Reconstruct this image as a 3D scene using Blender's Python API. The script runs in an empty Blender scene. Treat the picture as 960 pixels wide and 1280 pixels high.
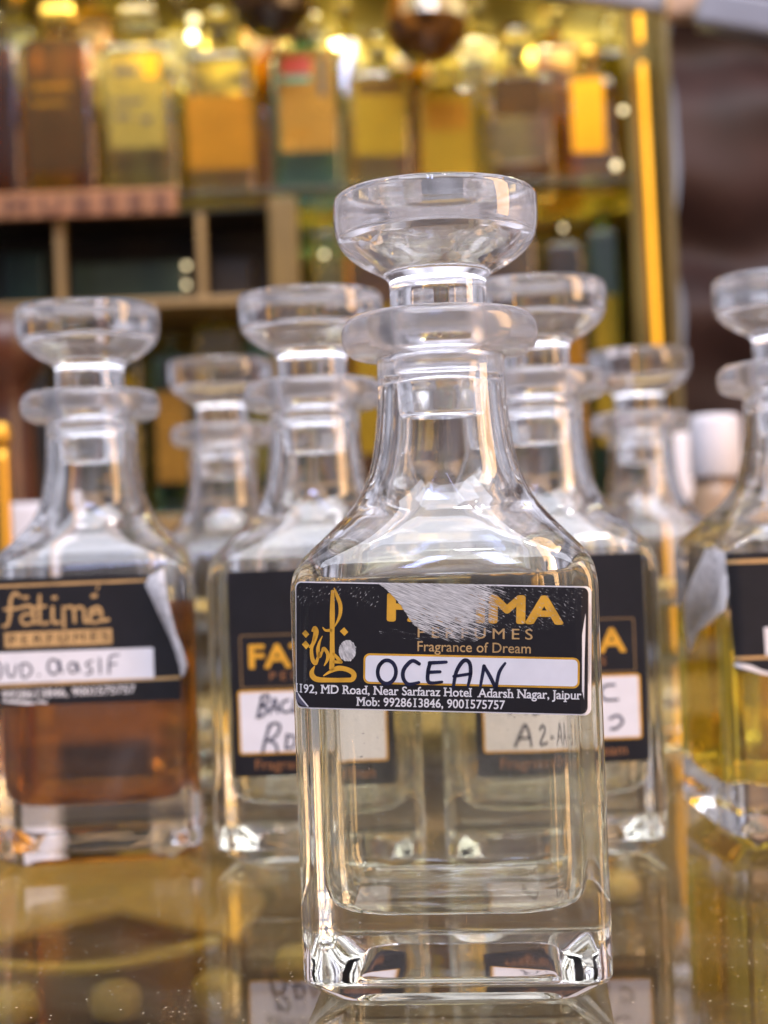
import bpy, bmesh, math, random
from mathutils import Vector, Matrix, Euler

random.seed(7)
S = bpy.context.scene
C = S.collection
R = math.radians
MM = 0.001

# ------------------------------------------------------------------ camera
F_PX = 1900.0                       # focal length in pixels of the 960 x 1280 photograph
CAM_POS = Vector((0, -381, 108.5))  # millimetres
CAM_PITCH, CAM_ROLL = R(0.70), R(-2.1)
CAM_M = Matrix.Rotation(R(90) + CAM_PITCH, 3, 'X') @ Matrix.Rotation(CAM_ROLL, 3, 'Z')
cd = bpy.data.cameras.new('camera')
cam = bpy.data.objects.new('camera', cd); C.objects.link(cam)
cam.matrix_world = Matrix.Translation(CAM_POS * MM) @ CAM_M.to_4x4()
cd.sensor_fit = 'VERTICAL'; cd.sensor_height = 36.0
cd.lens = F_PX / 1280 * 36.0
cd.clip_start = 0.01; cd.clip_end = 50
cd.dof.use_dof = True
cd.dof.focus_distance = 0.350
cd.dof.aperture_fstop = cd.lens / 5.0      # 5 mm pupil
S.camera = cam

# ------------------------------------------------------------------ world, lamps, exposure
w = bpy.data.worlds.new('World'); S.world = w; w.use_nodes = True
wt = w.node_tree; bg = wt.nodes['Background']
tc = wt.nodes.new('ShaderNodeTexCoord')
nz = wt.nodes.new('ShaderNodeTexNoise'); nz.inputs['Scale'].default_value = 2.6; nz.inputs['Detail'].default_value = 3
rp = wt.nodes.new('ShaderNodeValToRGB')
rp.color_ramp.elements[0].position = 0.36; rp.color_ramp.elements[0].color = (0.05, 0.04, 0.045, 1)
rp.color_ramp.elements[1].position = 0.62; rp.color_ramp.elements[1].color = (1.16, 1.14, 1.36, 1)
sx = wt.nodes.new('ShaderNodeSeparateXYZ')
mr = wt.nodes.new('ShaderNodeMapRange'); mr.inputs['From Min'].default_value = -0.05; mr.inputs['From Max'].default_value = 0.7
mr.inputs['To Min'].default_value = 0.22; mr.inputs['To Max'].default_value = 1.5
mm = wt.nodes.new('ShaderNodeMix'); mm.data_type = 'RGBA'; mm.blend_type = 'MULTIPLY'; mm.inputs['Factor'].default_value = 1
wt.links.new(tc.outputs['Generated'], nz.inputs['Vector']); wt.links.new(tc.outputs['Generated'], sx.inputs['Vector'])
wt.links.new(nz.outputs['Fac'], rp.inputs['Fac']); wt.links.new(sx.outputs['Z'], mr.inputs['Value'])
wt.links.new(rp.outputs['Color'], mm.inputs['A']); wt.links.new(mr.outputs['Result'], mm.inputs['B'])
wt.links.new(mm.outputs['Result'], bg.inputs['Color'])
bg.inputs['Strength'].default_value = 0.92

def area(name, loc, target, sx, sy, power, color, shape='RECTANGLE'):
    l = bpy.data.lights.new(name, 'AREA'); l.shape = shape
    l.size = sx; l.size_y = sy; l.energy = power; l.color = color
    o = bpy.data.objects.new(name, l); C.objects.link(o)
    o.location = loc
    o.rotation_euler = (Vector(target) - Vector(loc)).to_track_quat('-Z', 'Y').to_euler()
    return o

area('ceiling_lamp', (0.05, -0.35, 1.5), (0, 0.2, 0), 1.3, 0.9, 26, (0.86, 0.88, 1.0))
for tx, ty, rz in ((-0.14, -0.80, -10), (-0.05, -0.72, -4)):
    tl = area('tube_lamp', (tx, ty, 1.05), (0, 0.1, 0.1), 0.014, 0.75, 1.3, (0.42, 0.52, 1.0))
    tl.rotation_euler = (0, 0, R(rz))
area('warm_lamp', (0.75, -0.15, 0.45), (0, 0.1, 0.1), 0.26, 0.8, 9.0, (1.0, 0.58, 0.27))
for lx, ly in [(-0.06, -0.02), (0.02, 0.05), (0.10, 0.03), (0.17, -0.06), (0.05, -0.16), (0.15, -0.20), (-0.03, -0.26)]:
    area('downlight', (lx, ly, 1.15), (lx, ly + 0.001, 0), 0.032, 0.032, 0.45, (1, 0.97, 0.95), 'DISK')

S.view_settings.view_transform = 'Standard'; S.view_settings.look = 'None'
S.view_settings.exposure = 0.14; S.view_settings.gamma = 1.0
S.view_settings.use_curve_mapping = False
cy = S.cycles
cy.max_bounces = 32; cy.transmission_bounces = 32; cy.glossy_bounces = 10; cy.diffuse_bounces = 4
cy.transparent_max_bounces = 16
cy.sample_clamp_indirect = 6.0; cy.blur_glossy = 0.3
cy.caustics_reflective = True; cy.caustics_refractive = True
cy.use_denoising = True

# ------------------------------------------------------------------ helpers
def pt(px, py, depth):
    """a pixel of the photograph and a depth along the view axis (mm) -> point in mm"""
    d = CAM_M @ Vector(((px - 480) / F_PX, (640 - py) / F_PX, -1.0))
    return CAM_POS + d * depth

def on_plane(px, py, z):
    d = CAM_M @ Vector(((px - 480) / F_PX, (640 - py) / F_PX, -1.0))
    return CAM_POS + d * ((z - CAM_POS.z) / d.z)

def tag(o, label=None, cat=None, group=None, kind=None):
    if label: o['label'] = label
    if cat: o['category'] = cat
    if group: o['group'] = group
    if kind: o['kind'] = kind
    return o

def empty(name, loc, rz=0.0):
    o = bpy.data.objects.new(name, None); C.objects.link(o)
    o.empty_display_size = 0.02
    o.location = Vector(loc) * MM; o.rotation_euler = (0, 0, rz)
    return o

def mesh_obj(name, verts, faces, mat, parent=None, smooth=False, mats=None, face_mat=None):
    me = bpy.data.meshes.new(name)
    me.from_pydata([tuple(c * MM for c in v) for v in verts], [], faces)
    for m in (mats or [mat]): me.materials.append(m)
    if face_mat:
        for p, k in zip(me.polygons, face_mat): p.material_index = k
    if smooth:
        me.polygons.foreach_set('use_smooth', [True] * len(me.polygons))
    me.update()
    o = bpy.data.objects.new(name, me); C.objects.link(o)
    if parent: o.parent = parent
    return o

def section(a, rc, arc=14):
    """rounded square, support points beside every corner arc"""
    rc = min(rc, a * 0.97); pts = []
    f = a - rc
    for q in range(4):
        ang0 = q * math.pi / 2
        cx, cyy = f, f
        ca, sa = math.cos(ang0), math.sin(ang0)
        loc = [(a, f * -0.3), (a, f * 0.5), (a, f * 0.93)]
        for k in range(arc + 1):
            t = k / arc * math.pi / 2
            loc.append((cx + rc * math.cos(t), cyy + rc * math.sin(t)))
        loc.append((f * 0.93, a)); loc.append((f * 0.5, a))
        for x, y in loc: pts.append((x * ca - y * sa, x * sa + y * ca))
    return pts

def loft(rings, cap0=None, cap1=None):
    """rings: list of (list of xy, z); caps are z values of centre points"""
    n = len(rings[0][0]); V = []; F = []
    for pts, z in rings:
        V += [(x, y, z) for x, y in pts]
    for i in range(len(rings) - 1):
        for k in range(n):
            k2 = (k + 1) % n
            F.append((i * n + k, i * n + k2, (i + 1) * n + k2, (i + 1) * n + k))
    if cap0 is not None:
        V.append((0, 0, cap0)); c = len(V) - 1
        for k in range(n): F.append((c, (k + 1) % n, k))
    if cap1 is not None:
        V.append((0, 0, cap1)); c = len(V) - 1; b = (len(rings) - 1) * n
        for k in range(n): F.append((c, b + k, b + (k + 1) % n))
    return V, F

def lathe(profile, n=72):
    """profile (r, z) from bottom to top; r = 0 only at the ends"""
    ring = [(math.cos(2 * math.pi * k / n), math.sin(2 * math.pi * k / n)) for k in range(n)]
    p = list(profile); c0 = c1 = None
    if p[0][0] == 0: c0 = p.pop(0)[1]
    if p[-1][0] == 0: c1 = p.pop()[1]
    return loft([([(x * r, y * r) for x, y in ring], z) for r, z in p], c0, c1)

def box_geo(x0, x1, y0, y1, z0, z1, bev=0.0, seg=2):
    bm = bmesh.new(); bmesh.ops.create_cube(bm, size=1)
    for v in bm.verts:
        v.co = Vector(((x0 + x1) / 2 + v.co.x * (x1 - x0), (y0 + y1) / 2 + v.co.y * (y1 - y0), (z0 + z1) / 2 + v.co.z * (z1 - z0)))
    if bev > 0:
        bmesh.ops.bevel(bm, geom=list(bm.edges), offset=bev, segments=seg, profile=0.5, affect='EDGES')
    bm.verts.index_update()
    V = [tuple(v.co) for v in bm.verts]; F = [tuple(v.index for v in f.verts) for f in bm.faces]
    bm.free(); return V, F

def box(name, x0, x1, y0, y1, z0, z1, mat, parent=None, bev=0.0, smooth=False):
    V, F = box_geo(x0, x1, y0, y1, z0, z1, bev)
    return mesh_obj(name, V, F, mat, parent, smooth)

def bar_geo(p, q, wx, wy):
    p = Vector(p); q = Vector(q); d = (q - p)
    rot = d.to_track_quat('Z', 'Y').to_matrix()
    V, F = box_geo(-wx / 2, wx / 2, -wy / 2, wy / 2, 0, d.length, min(wx, wy) * 0.15)
    return [tuple(rot @ Vector(v) + p) for v in V], F

# ------------------------------------------------------------------ materials
def new_mat(name):
    m = bpy.data.materials.new(name); m.use_nodes = True
    return m, m.node_tree, m.node_tree.nodes['Principled BSDF']

def noise_bump(t, b, scale, strength, dist, detail=2.0, coords='Object'):
    tcn = t.nodes.new('ShaderNodeTexCoord'); n = t.nodes.new('ShaderNodeTexNoise')
    n.inputs['Scale'].default_value = scale; n.inputs['Detail'].default_value = detail
    bp = t.nodes.new('ShaderNodeBump'); bp.inputs['Strength'].default_value = strength; bp.inputs['Distance'].default_value = dist
    t.links.new(tcn.outputs[coords], n.inputs['Vector']); t.links.new(n.outputs['Fac'], bp.inputs['Height'])
    t.links.new(bp.outputs['Normal'], b.inputs['Normal'])
    return tcn, n

def glass(name, color=(1, 1, 1), ior=1.5, rough=0.0, bump=0.0, bscale=45.0, film=0.0):
    m, t, b = new_mat(name)
    b.inputs['Base Color'].default_value = (*color, 1); b.inputs['Transmission Weight'].default_value = 1
    b.inputs['IOR'].default_value = ior; b.inputs['Roughness'].default_value = rough
    if bump: noise_bump(t, b, bscale, bump, 0.001)
    if film:      # dusty film, smudges and specks; its pale veil also stands in for milky reflections
        tcn = t.nodes.new('ShaderNodeTexCoord'); n = t.nodes.new('ShaderNodeTexNoise'); n.inputs['Scale'].default_value = 90; n.inputs['Detail'].default_value = 6
        mr = t.nodes.new('ShaderNodeMapRange'); mr.inputs['From Min'].default_value = 0.3; mr.inputs['From Max'].default_value = 0.7
        mr.inputs['To Min'].default_value = film * 0.5; mr.inputs['To Max'].default_value = film * 1.5
        d = t.nodes.new('ShaderNodeBsdfDiffuse'); d.inputs['Color'].default_value = (0.85, 0.83, 0.88, 1)
        tl = t.nodes.new('ShaderNodeBsdfTranslucent'); tl.inputs['Color'].default_value = (0.85, 0.83, 0.86, 1)
        m1 = t.nodes.new('ShaderNodeMixShader'); m2 = t.nodes.new('ShaderNodeMixShader'); L = t.links.new
        L(tcn.outputs['Object'], n.inputs['Vector']); L(n.outputs['Fac'], mr.inputs['Value'])
        n2 = t.nodes.new('ShaderNodeTexNoise'); n2.inputs['Scale'].default_value = 1100; n2.inputs['Detail'].default_value = 2
        m3 = t.nodes.new('ShaderNodeMapRange'); m3.inputs['From Min'].default_value = 0.70; m3.inputs['From Max'].default_value = 0.76; m3.inputs['To Max'].default_value = 0.35
        n3 = t.nodes.new('ShaderNodeTexNoise'); n3.inputs['Scale'].default_value = 26; n3.inputs['Detail'].default_value = 5; n3.inputs['Distortion'].default_value = 1.2
        m4 = t.nodes.new('ShaderNodeMapRange'); m4.inputs['From Min'].default_value = 0.54; m4.inputs['From Max'].default_value = 0.70; m4.inputs['To Max'].default_value = 0.07
        a1 = t.nodes.new('ShaderNodeMath'); a1.operation = 'ADD'; a2 = t.nodes.new('ShaderNodeMath'); a2.operation = 'ADD'; a2.use_clamp = True
        L(tcn.outputs['Object'], n2.inputs['Vector']); L(tcn.outputs['Object'], n3.inputs['Vector'])
        L(n2.outputs['Fac'], m3.inputs['Value']); L(n3.outputs['Fac'], m4.inputs['Value'])
        L(mr.outputs[0], a1.inputs[0]); L(m3.outputs[0], a1.inputs[1]); L(a1.outputs[0], a2.inputs[0]); L(m4.outputs[0], a2.inputs[1])
        L(d.outputs[0], m1.inputs[1]); L(tl.outputs[0], m1.inputs[2]); L(a2.outputs[0], m2.inputs['Fac'])
        L(b.outputs[0], m2.inputs[1]); L(m1.outputs[0], m2.inputs[2]); L(m2.outputs[0], t.nodes['Material Output'].inputs['Surface'])
    return m

def solid(name, color, rough=0.5, metal=0.0, var=0.0, vscale=60.0, bump=0.0, bscale=200.0, spec=0.5, color2=None, emit=None, estr=0.0):
    m, t, b = new_mat(name)
    b.inputs['Base Color'].default_value = (*color, 1)
    b.inputs['Roughness'].default_value = rough; b.inputs['Metallic'].default_value = metal
    b.inputs['Specular IOR Level'].default_value = spec
    if emit: b.inputs['Emission Color'].default_value = (*emit, 1); b.inputs['Emission Strength'].default_value = estr
    if var or color2:
        tcn = t.nodes.new('ShaderNodeTexCoord'); n = t.nodes.new('ShaderNodeTexNoise')
        n.inputs['Scale'].default_value = vscale; n.inputs['Detail'].default_value = 4
        r = t.nodes.new('ShaderNodeValToRGB')
        c2 = color2 or tuple(max(0, c * (1 - var)) for c in color)
        r.color_ramp.elements[0].position = 0.35; r.color_ramp.elements[0].color = (*c2, 1)
        r.color_ramp.elements[1].position = 0.65; r.color_ramp.elements[1].color = (*color, 1)
        t.links.new(tcn.outputs['Object'], n.inputs['Vector']); t.links.new(n.outputs['Fac'], r.inputs['Fac'])
        t.links.new(r.outputs['Color'], b.inputs['Base Color'])
    if bump: noise_bump(t, b, bscale, bump, 0.0005)
    return m

M_GLASS = glass('clear_bottle_glass', (0.975, 0.98, 0.975), 1.5, 0.0, 0.05, 38, 0.014)
M_FROST = glass('ground_glass', (0.96, 0.96, 0.97), 1.48, 0.20, 0, 0, 0.07)
M_STOP = glass('stopper_glass', (0.985, 0.985, 0.99), 1.5, 0.010, 0.10, 60, 0.05)
M_PLUG = glass('ground_plug_glass', (0.97, 0.97, 0.98), 1.5, 0.10)
M_WATER = glass('clear_perfume', (0.965, 0.95, 0.78), 1.45)
M_AMBER = glass('amber_perfume', (0.42, 0.15, 0.009), 1.45)
M_GOLD_L = glass('golden_perfume', (0.95, 0.71, 0.06), 1.45)
M_PALE_L = glass('pale_perfume', (0.95, 0.93, 0.74), 1.45)

def label_black():
    m, t, b = new_mat('black_label_paper')
    tcn = t.nodes.new('ShaderNodeTexCoord')
    n = t.nodes.new('ShaderNodeTexNoise'); n.inputs['Scale'].default_value = 330; n.inputs['Detail'].default_value = 6; n.inputs['Roughness'].default_value = 0.75
    n2 = t.nodes.new('ShaderNodeTexNoise'); n2.inputs['Scale'].default_value = 70; n2.inputs['Detail'].default_value = 2
    r = t.nodes.new('ShaderNodeValToRGB'); r.color_ramp.elements[0].position = 0.66; r.color_ramp.elements[1].position = 0.74
    r2 = t.nodes.new('ShaderNodeValToRGB'); r2.color_ramp.elements[0].position = 0.52; r2.color_ramp.elements[1].position = 0.66
    mu = t.nodes.new('ShaderNodeMath'); mu.operation = 'MULTIPLY'
    mx = t.nodes.new('ShaderNodeMix'); mx.data_type = 'RGBA'
    mx.inputs['A'].default_value = (0.011, 0.009, 0.012, 1); mx.inputs['B'].default_value = (0.30, 0.28, 0.29, 1)
    for x in (n, n2): t.links.new(tcn.outputs['Object'], x.inputs['Vector'])
    t.links.new(n.outputs['Fac'], r.inputs['Fac']); t.links.new(n2.outputs['Fac'], r2.inputs['Fac'])
    t.links.new(r.outputs['Color'], mu.inputs[0]); t.links.new(r2.outputs['Color'], mu.inputs[1])
    t.links.new(mu.outputs[0], mx.inputs['Factor']); t.links.new(mx.outputs['Result'], b.inputs['Base Color'])
    b.inputs['Roughness'].default_value = 0.38
    return m
M_BLACK = label_black()
M_BLACKCLEAN = solid('black_label_print', (0.010, 0.009, 0.013), 0.42, var=0.3, vscale=120)
M_GOLD = solid('gold_ink', (0.74, 0.38, 0.035), 0.42, metal=0.0, var=0.25, vscale=260)
M_GOLDPALE = solid('pale_gold_ink', (0.58, 0.36, 0.15), 0.45, metal=0.0, var=0.25, vscale=200)
M_BRONZE = solid('bronze_ink', (0.30, 0.13, 0.05), 0.5, var=0.2)
M_DULL = solid('dull_gold_line', (0.20, 0.12, 0.05), 0.5, var=0.2)
M_WHITEP = solid('white_panel_paper', (0.76, 0.75, 0.80), 0.55, var=0.06, vscale=180)
M_WHITEI = solid('white_ink', (0.75, 0.73, 0.74), 0.5)
M_INK = solid('dark_blue_marker', (0.012, 0.014, 0.05), 0.4, var=0.5, vscale=300)
M_INKSOFT = solid('blue_black_pen', (0.035, 0.04, 0.085), 0.4, var=0.4, vscale=300)
M_BACKING = solid('white_label_edge', (0.72, 0.70, 0.72), 0.5)
M_TORN = solid('torn_label_paper', (0.78, 0.76, 0.78), 0.7, var=0.35, vscale=420, bump=0.5, bscale=500)
M_PURPLE = solid('label_underside', (0.10, 0.095, 0.14), 0.3)

def scuff_mat(name, rot, thr, sx, sy, lo=(0.24, 0.23, 0.23, 1), hi=(0.88, 0.85, 0.83, 1), metal=0.2):
    """streaky scratched-off silver: opaque where the streak noise is high"""
    m, t, b = new_mat(name)
    uv = t.nodes.new('ShaderNodeUVMap')
    mp = t.nodes.new('ShaderNodeMapping'); mp.inputs['Rotation'].default_value = (0, 0, rot)
    mq = t.nodes.new('ShaderNodeMapping'); mq.inputs['Scale'].default_value = (sx, sy, 1)
    n = t.nodes.new('ShaderNodeTexNoise'); n.inputs['Scale'].default_value = 1.0; n.inputs['Detail'].default_value = 5; n.inputs['Roughness'].default_value = 0.65
    at = t.nodes.new('ShaderNodeAttribute'); at.attribute_name = 'cover'
    ad = t.nodes.new('ShaderNodeMath'); ad.operation = 'ADD'
    r = t.nodes.new('ShaderNodeValToRGB'); r.color_ramp.elements[0].position = thr - 0.05; r.color_ramp.elements[1].position = thr + 0.07
    cr = t.nodes.new('ShaderNodeValToRGB'); cr.color_ramp.elements[0].color = lo; cr.color_ramp.elements[1].color = hi
    cr.color_ramp.elements[0].position = 0.3; cr.color_ramp.elements[1].position = 0.7
    tr = t.nodes.new('ShaderNodeBsdfTransparent'); ms = t.nodes.new('ShaderNodeMixShader')
    L = t.links.new
    L(uv.outputs['UV'], mp.inputs['Vector']); L(mp.outputs['Vector'], mq.inputs['Vector']); L(mq.outputs['Vector'], n.inputs['Vector'])
    L(n.outputs['Fac'], ad.inputs[0]); L(at.outputs['Fac'], ad.inputs[1]); L(ad.outputs[0], r.inputs['Fac'])
    L(n.outputs['Fac'], cr.inputs['Fac']); L(cr.outputs['Color'], b.inputs['Base Color'])
    b.inputs['Roughness'].default_value = 0.45; b.inputs['Metallic'].default_value = metal
    L(r.outputs['Color'], ms.inputs['Fac']); L(tr.outputs[0], ms.inputs[1]); L(b.outputs[0], ms.inputs[2])
    L(ms.outputs[0], t.nodes['Material Output'].inputs['Surface'])
    return m

# ------------------------------------------------------------------ bottle geometry
HALF, CORNER = 35.5, 5.5
OUTER = [(4.6, 20, 6), (4.5, 22.4, 6), (4.0, 23.6, 6), (0.6, 26.4, 6.5), (0.1, 27.0, 6.5), (0, 27.5, 6.5), (0, 29.4, 6), (0.25, 30.0, 6), (0.9, 30.7, 5.8), (4.4, 34.6, 5.5), (5.2, 35.25, 5.5), (6.2, 35.5, 5.5),
         (8, 35.5, 5.5), (14, 35.5, 5.5), (30, 35.5, 5.5), (55, 35.5, 5.5), (80, 35.5, 5.5), (91, 35.5, 5.5), (95, 35.45, 5.7), (98, 35.1, 6.3), (100.3, 34.4, 7.4),
         (102.4, 33.2, 9), (104.4, 31.6, 11), (106.6, 29.6, 13), (109, 27.4, 14.5), (112, 24.8, 16), (115, 22.5, 17), (118, 20.8, 17.5), (121.5, 19.3, 18), (126, 18.0, 17.3),
         (131, 17.1, 16.5), (138, 16.3, 15.7), (146, 15.9, 15.4), (150, 15.9, 15.4), (150.8, 16.3, 15.8), (151.2, 17.4, 16.8)]
FLANGE = [(151.5, 20.5, 19.8), (152.2, 22.5, 21.8), (153.4, 23.8, 23), (155, 24.4, 23.6), (156.6, 24.6, 23.8), (158.8, 24.3, 23.5), (160.5, 23.5, 22.7), (161.6, 22.2, 21.5), (162.0, 20.5, 19.8), (162.1, 17, 16.5),
          (162.0, 13.2, 12.8), (161.7, 12.5, 12.1), (161.0, 12.15, 11.8)]
BORE = [(155, 11.95, 11.6), (147, 11.65, 11.3), (146, 11.75, 11.4), (145, 12.3, 11.9), (139, 12.7, 12.3), (132, 13.3, 12.9), (126, 14.3, 13.8), (121, 15.6, 15), (117, 17.4, 16), (113, 20, 16.5),
        (109.5, 23, 15.5), (106.5, 25.6, 14), (104, 27.5, 12.5), (101, 29.2, 13), (98, 30.0, 13), (95, 30.3, 13), (90, 30.4, 13), (60, 30.4, 11.5), (32, 30.4, 11.5), (26, 30.2, 11.5), (23, 29.4, 11.5),
        (21.2, 28.2, 11.5), (20.0, 26.4, 11.5), (19.2, 23.8, 11), (19.0, 20, 10)]
INNER_UP = [(z, a, rc) for z, a, rc in reversed(BORE)]

def inner_at(z):
    for (z0, a0, r0), (z1, a1, r1) in zip(INNER_UP, INNER_UP[1:]):
        if z0 <= z <= z1:
            t = (z - z0) / max(1e-6, z1 - z0)
            return a0 + (a1 - a0) * t, r0 + (r1 - r0) * t
    return INNER_UP[-1][1:]

def refine(prof, lo, hi, sub=6):
    """extra rings through a Catmull-Rom curve wherever lo < z < hi"""
    out = []
    for i in range(len(prof) - 1):
        out.append(prof[i])
        p1, p2 = Vector(prof[i]), Vector(prof[i + 1])
        if lo < (p1.x + p2.x) / 2 < hi:
            p0 = Vector(prof[max(i - 1, 0)]); p3 = Vector(prof[min(i + 2, len(prof) - 1)])
            t0 = (p2 - p0) / max(1e-6, abs(p2.x - p0.x)) * abs(p2.x - p1.x); t1 = (p3 - p1) / max(1e-6, abs(p3.x - p1.x)) * abs(p2.x - p1.x)
            for k in range(1, sub):
                t = k / sub
                h = (2*t**3 - 3*t**2 + 1) * p1 + (t**3 - 2*t**2 + t) * t0 + (-2*t**3 + 3*t**2) * p2 + (t**3 - t**2) * t1
                out.append(tuple(h))
    out.append(prof[-1]); return out
OUTER = refine(OUTER, 88, 148)
BORE = refine(BORE, 90, 144)
INNER_UP = [(z, a, rc) for z, a, rc in reversed(BORE)]

def make_glass_mesh():
    prof = OUTER + FLANGE + BORE
    rings = [(section(a, rc), z) for z, a, rc in prof]
    V, F = loft(rings, 4.6, 19.0)
    n = len(rings[0][0]); fm = []
    fl0, fl1 = len(OUTER), len(OUTER) + len(FLANGE)
    for i in range(len(rings) - 1):
        k = 1 if fl0 - 1 <= i < fl1 + 1 else 0
        fm += [k] * n
    fm += [0] * (2 * n)
    return V, F, fm

GL_V, GL_F, GL_M = make_glass_mesh()
STOPPER0 = [(0, 136.4), (9.6, 136.0), (10.6, 136.4), (10.95, 137.4), (11.25, 145), (11.75, 160.5), (12.0, 162.3), (12.1, 164), (12.1, 169), (12.3, 170.4), (13.2, 171.6), (15.2, 172.9), (18.4, 174.6), (21.6, 176.8),
           (23.7, 179.0), (24.7, 180.9), (25.0, 182.0), (25.25, 183), (25.5, 186), (25.55, 190.2), (25.2, 191.4), (24.4, 192.1), (23.0, 192.3), (20.5, 192.1), (17, 191.8), (8, 191.5), (0, 191.5)]

STOPPER = STOPPER0[:7] + [(r, z) for z, r, _ in refine([(z, r, 0) for r, z in STOPPER0[7:17]], 164, 183)] + STOPPER0[17:]

def build_bottle(name, axis_px, depth, rz, liquid, level, label, group=None, tall=1.0):
    """axis_px: photo pixel of the stopper's middle"""
    p = pt(axis_px[0], axis_px[1], depth)
    t = empty(name, (p.x, p.y, 0), rz)
    tag(t, label, 'bottle', group)
    mesh_obj('glass_body', GL_V, GL_F, None, t, True, mats=[M_GLASS, M_FROST], face_mat=GL_M)
    V, F = lathe(STOPPER, 80)
    nring = 80
    fm = []
    rads = [r for r, z in STOPPER if r > 0]
    for i in range(len(rads) - 1): fm += [1 if i < 4 else 0] * nring
    fm += [1] * nring + [0] * nring
    mesh_obj('stopper', V, F, None, t, True, mats=[M_STOP, M_PLUG], face_mat=fm)
    if liquid:
        zs = [z for z, _, _ in INNER_UP if z < level - 0.5] + [level - 0.15, level]
        rings = []
        for z in zs:
            a, rc = inner_at(z)
            rings.append((section(a + (0.16 if z < level else 0.10), rc + 0.16), z if z > 19.05 else 18.85))
        V, F = loft(rings, 18.85, level)
        mesh_obj('perfume', V, F, liquid, t, True)
    return t

# ------------------------------------------------------------------ labels: (u, v) on the bottle's skin
class Skin:
    def __init__(s, parent, cu, cv, tilt):
        s.parent, s.cu, s.cv, s.c, s.s = parent, cu, cv, math.cos(tilt), math.sin(tilt)
    def __call__(s, u, v, off):
        uu = s.cu + u * s.c - v * s.s; vv = s.cv + u * s.s + v * s.c
        f = HALF - CORNER; sg = 1 if uu >= 0 else -1; au = abs(uu)
        if au <= f: return (uu, -HALF - off, vv)
        arc = CORNER * math.pi / 2
        if au <= f + arc:
            a = (au - f) / CORNER
            return (sg * (f + (CORNER + off) * math.sin(a)), -f - (CORNER + off) * math.cos(a), vv)
        return (sg * (HALF + off), -f + (au - f - arc), vv)

def poly_on(skin, name, pts, off, mat, parent, cut=1.5):
    """a flat polygon in label coordinates, sliced so it follows the bottle's curve"""
    bm = bmesh.new()
    vs = [bm.verts.new((x, y, 0)) for x, y in pts]
    f = bm.faces.new(vs); bmesh.ops.triangulate(bm, faces=[f])
    x0, x1 = min(p[0] for p in pts), max(p[0] for p in pts)
    k = math.ceil(x0 / cut)
    while k * cut < x1:
        bmesh.ops.bisect_plane(bm, geom=bm.verts[:] + bm.edges[:] + bm.faces[:], plane_co=(k * cut, 0, 0), plane_no=(1, 0, 0)); k += 1
    return finish_flat(bm, skin, name, off, mat, parent)

def finish_flat(bm, skin, name, off, mat, parent):
    bm.verts.index_update()
    bm.normal_update()
    V = [skin(v.co.x, v.co.y, off + v.co.z) for v in bm.verts]
    F = []
    for f in bm.faces:
        idx = [v.index for v in f.verts]
        F.append(tuple(idx if f.normal.z > 0 else reversed(idx)))
    bm.free()
    return mesh_obj(name, V, F, mat, parent)

def rrect(x0, x1, y0, y1, r, n=5):
    out = []
    for cx, cyy, a0 in ((x1 - r, y1 - r, 0), (x0 + r, y1 - r, 90), (x0 + r, y0 + r, 180), (x1 - r, y0 + r, 270)):
        for k in range(n + 1):
            a = R(a0 + 90 * k / n); out.append((cx + r * math.cos(a), cyy + r * math.sin(a)))
    return out

def stroke_bm(bm, path, widths, n=6):
    """variable-width ribbon through a smooth path, round ends"""
    P = [Vector((x, y)) for x, y in path]
    if isinstance(widths, (int, float)): widths = [widths] * len(P)
    pts, ws = [], []
    for i in range(len(P) - 1):
        p0 = P[max(i - 1, 0)]; p1 = P[i]; p2 = P[i + 1]; p3 = P[min(i + 2, len(P) - 1)]
        for k in range(n):
            t = k / n
            pts.append(0.5 * ((2 * p1) + (p2 - p0) * t + (2 * p0 - 5 * p1 + 4 * p2 - p3) * t * t + (3 * p1 - p0 - 3 * p2 + p3) * t ** 3))
            ws.append(widths[i] + (widths[i + 1] - widths[i]) * t)
    pts.append(P[-1]); ws.append(widths[-1])
    L = []; Rr = []
    for i, p in enumerate(pts):
        d = pts[min(i + 1, len(pts) - 1)] - pts[max(i - 1, 0)]
        d = d.normalized() if d.length > 1e-9 else Vector((1, 0))
        nn = Vector((-d.y, d.x)) * ws[i] / 2
        L.append(bm.verts.new((*(p + nn), 0))); Rr.append(bm.verts.new((*(p - nn), 0)))
    for i in range(len(pts) - 1):
        bm.faces.new((L[i], L[i + 1], Rr[i + 1], Rr[i]))
    for p, wd, sgn, i in ((pts[0], ws[0], -1, 0), (pts[-1], ws[-1], 1, -1)):
        d = (pts[1] - pts[0]) if i == 0 else (pts[-1] - pts[-2])
        a = math.atan2(d.y, d.x) + (math.pi if i == 0 else 0)
        vs = [bm.verts.new((p.x + wd / 2 * math.cos(a + b), p.y + wd / 2 * math.sin(a + b), 0)) for b in [(-90 + 22.5 * k) * math.pi / 180 for k in range(9)]]
        bm.faces.new(vs)

def strokes(skin, name, items, conv, off, mat, parent, scale):
    bm = bmesh.new()
    z = 0
    for path, wd in items:
        pp = [conv(*p) for p in path]
        ww = [x * scale for x in wd] if isinstance(wd, (list, tuple)) else wd * scale
        stroke_bm(bm, pp, ww)
    return finish_flat(bm, skin, name, off, mat, parent)

def ell(cx, cyy, rx, ry, a0=100, n=12, over=20):
    return [(cx + rx * math.cos(R(a0 + k * (360 + over) / n)), cyy - ry * math.sin(R(a0 + k * (360 + over) / n))) for k in range(n + 1)]

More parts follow.
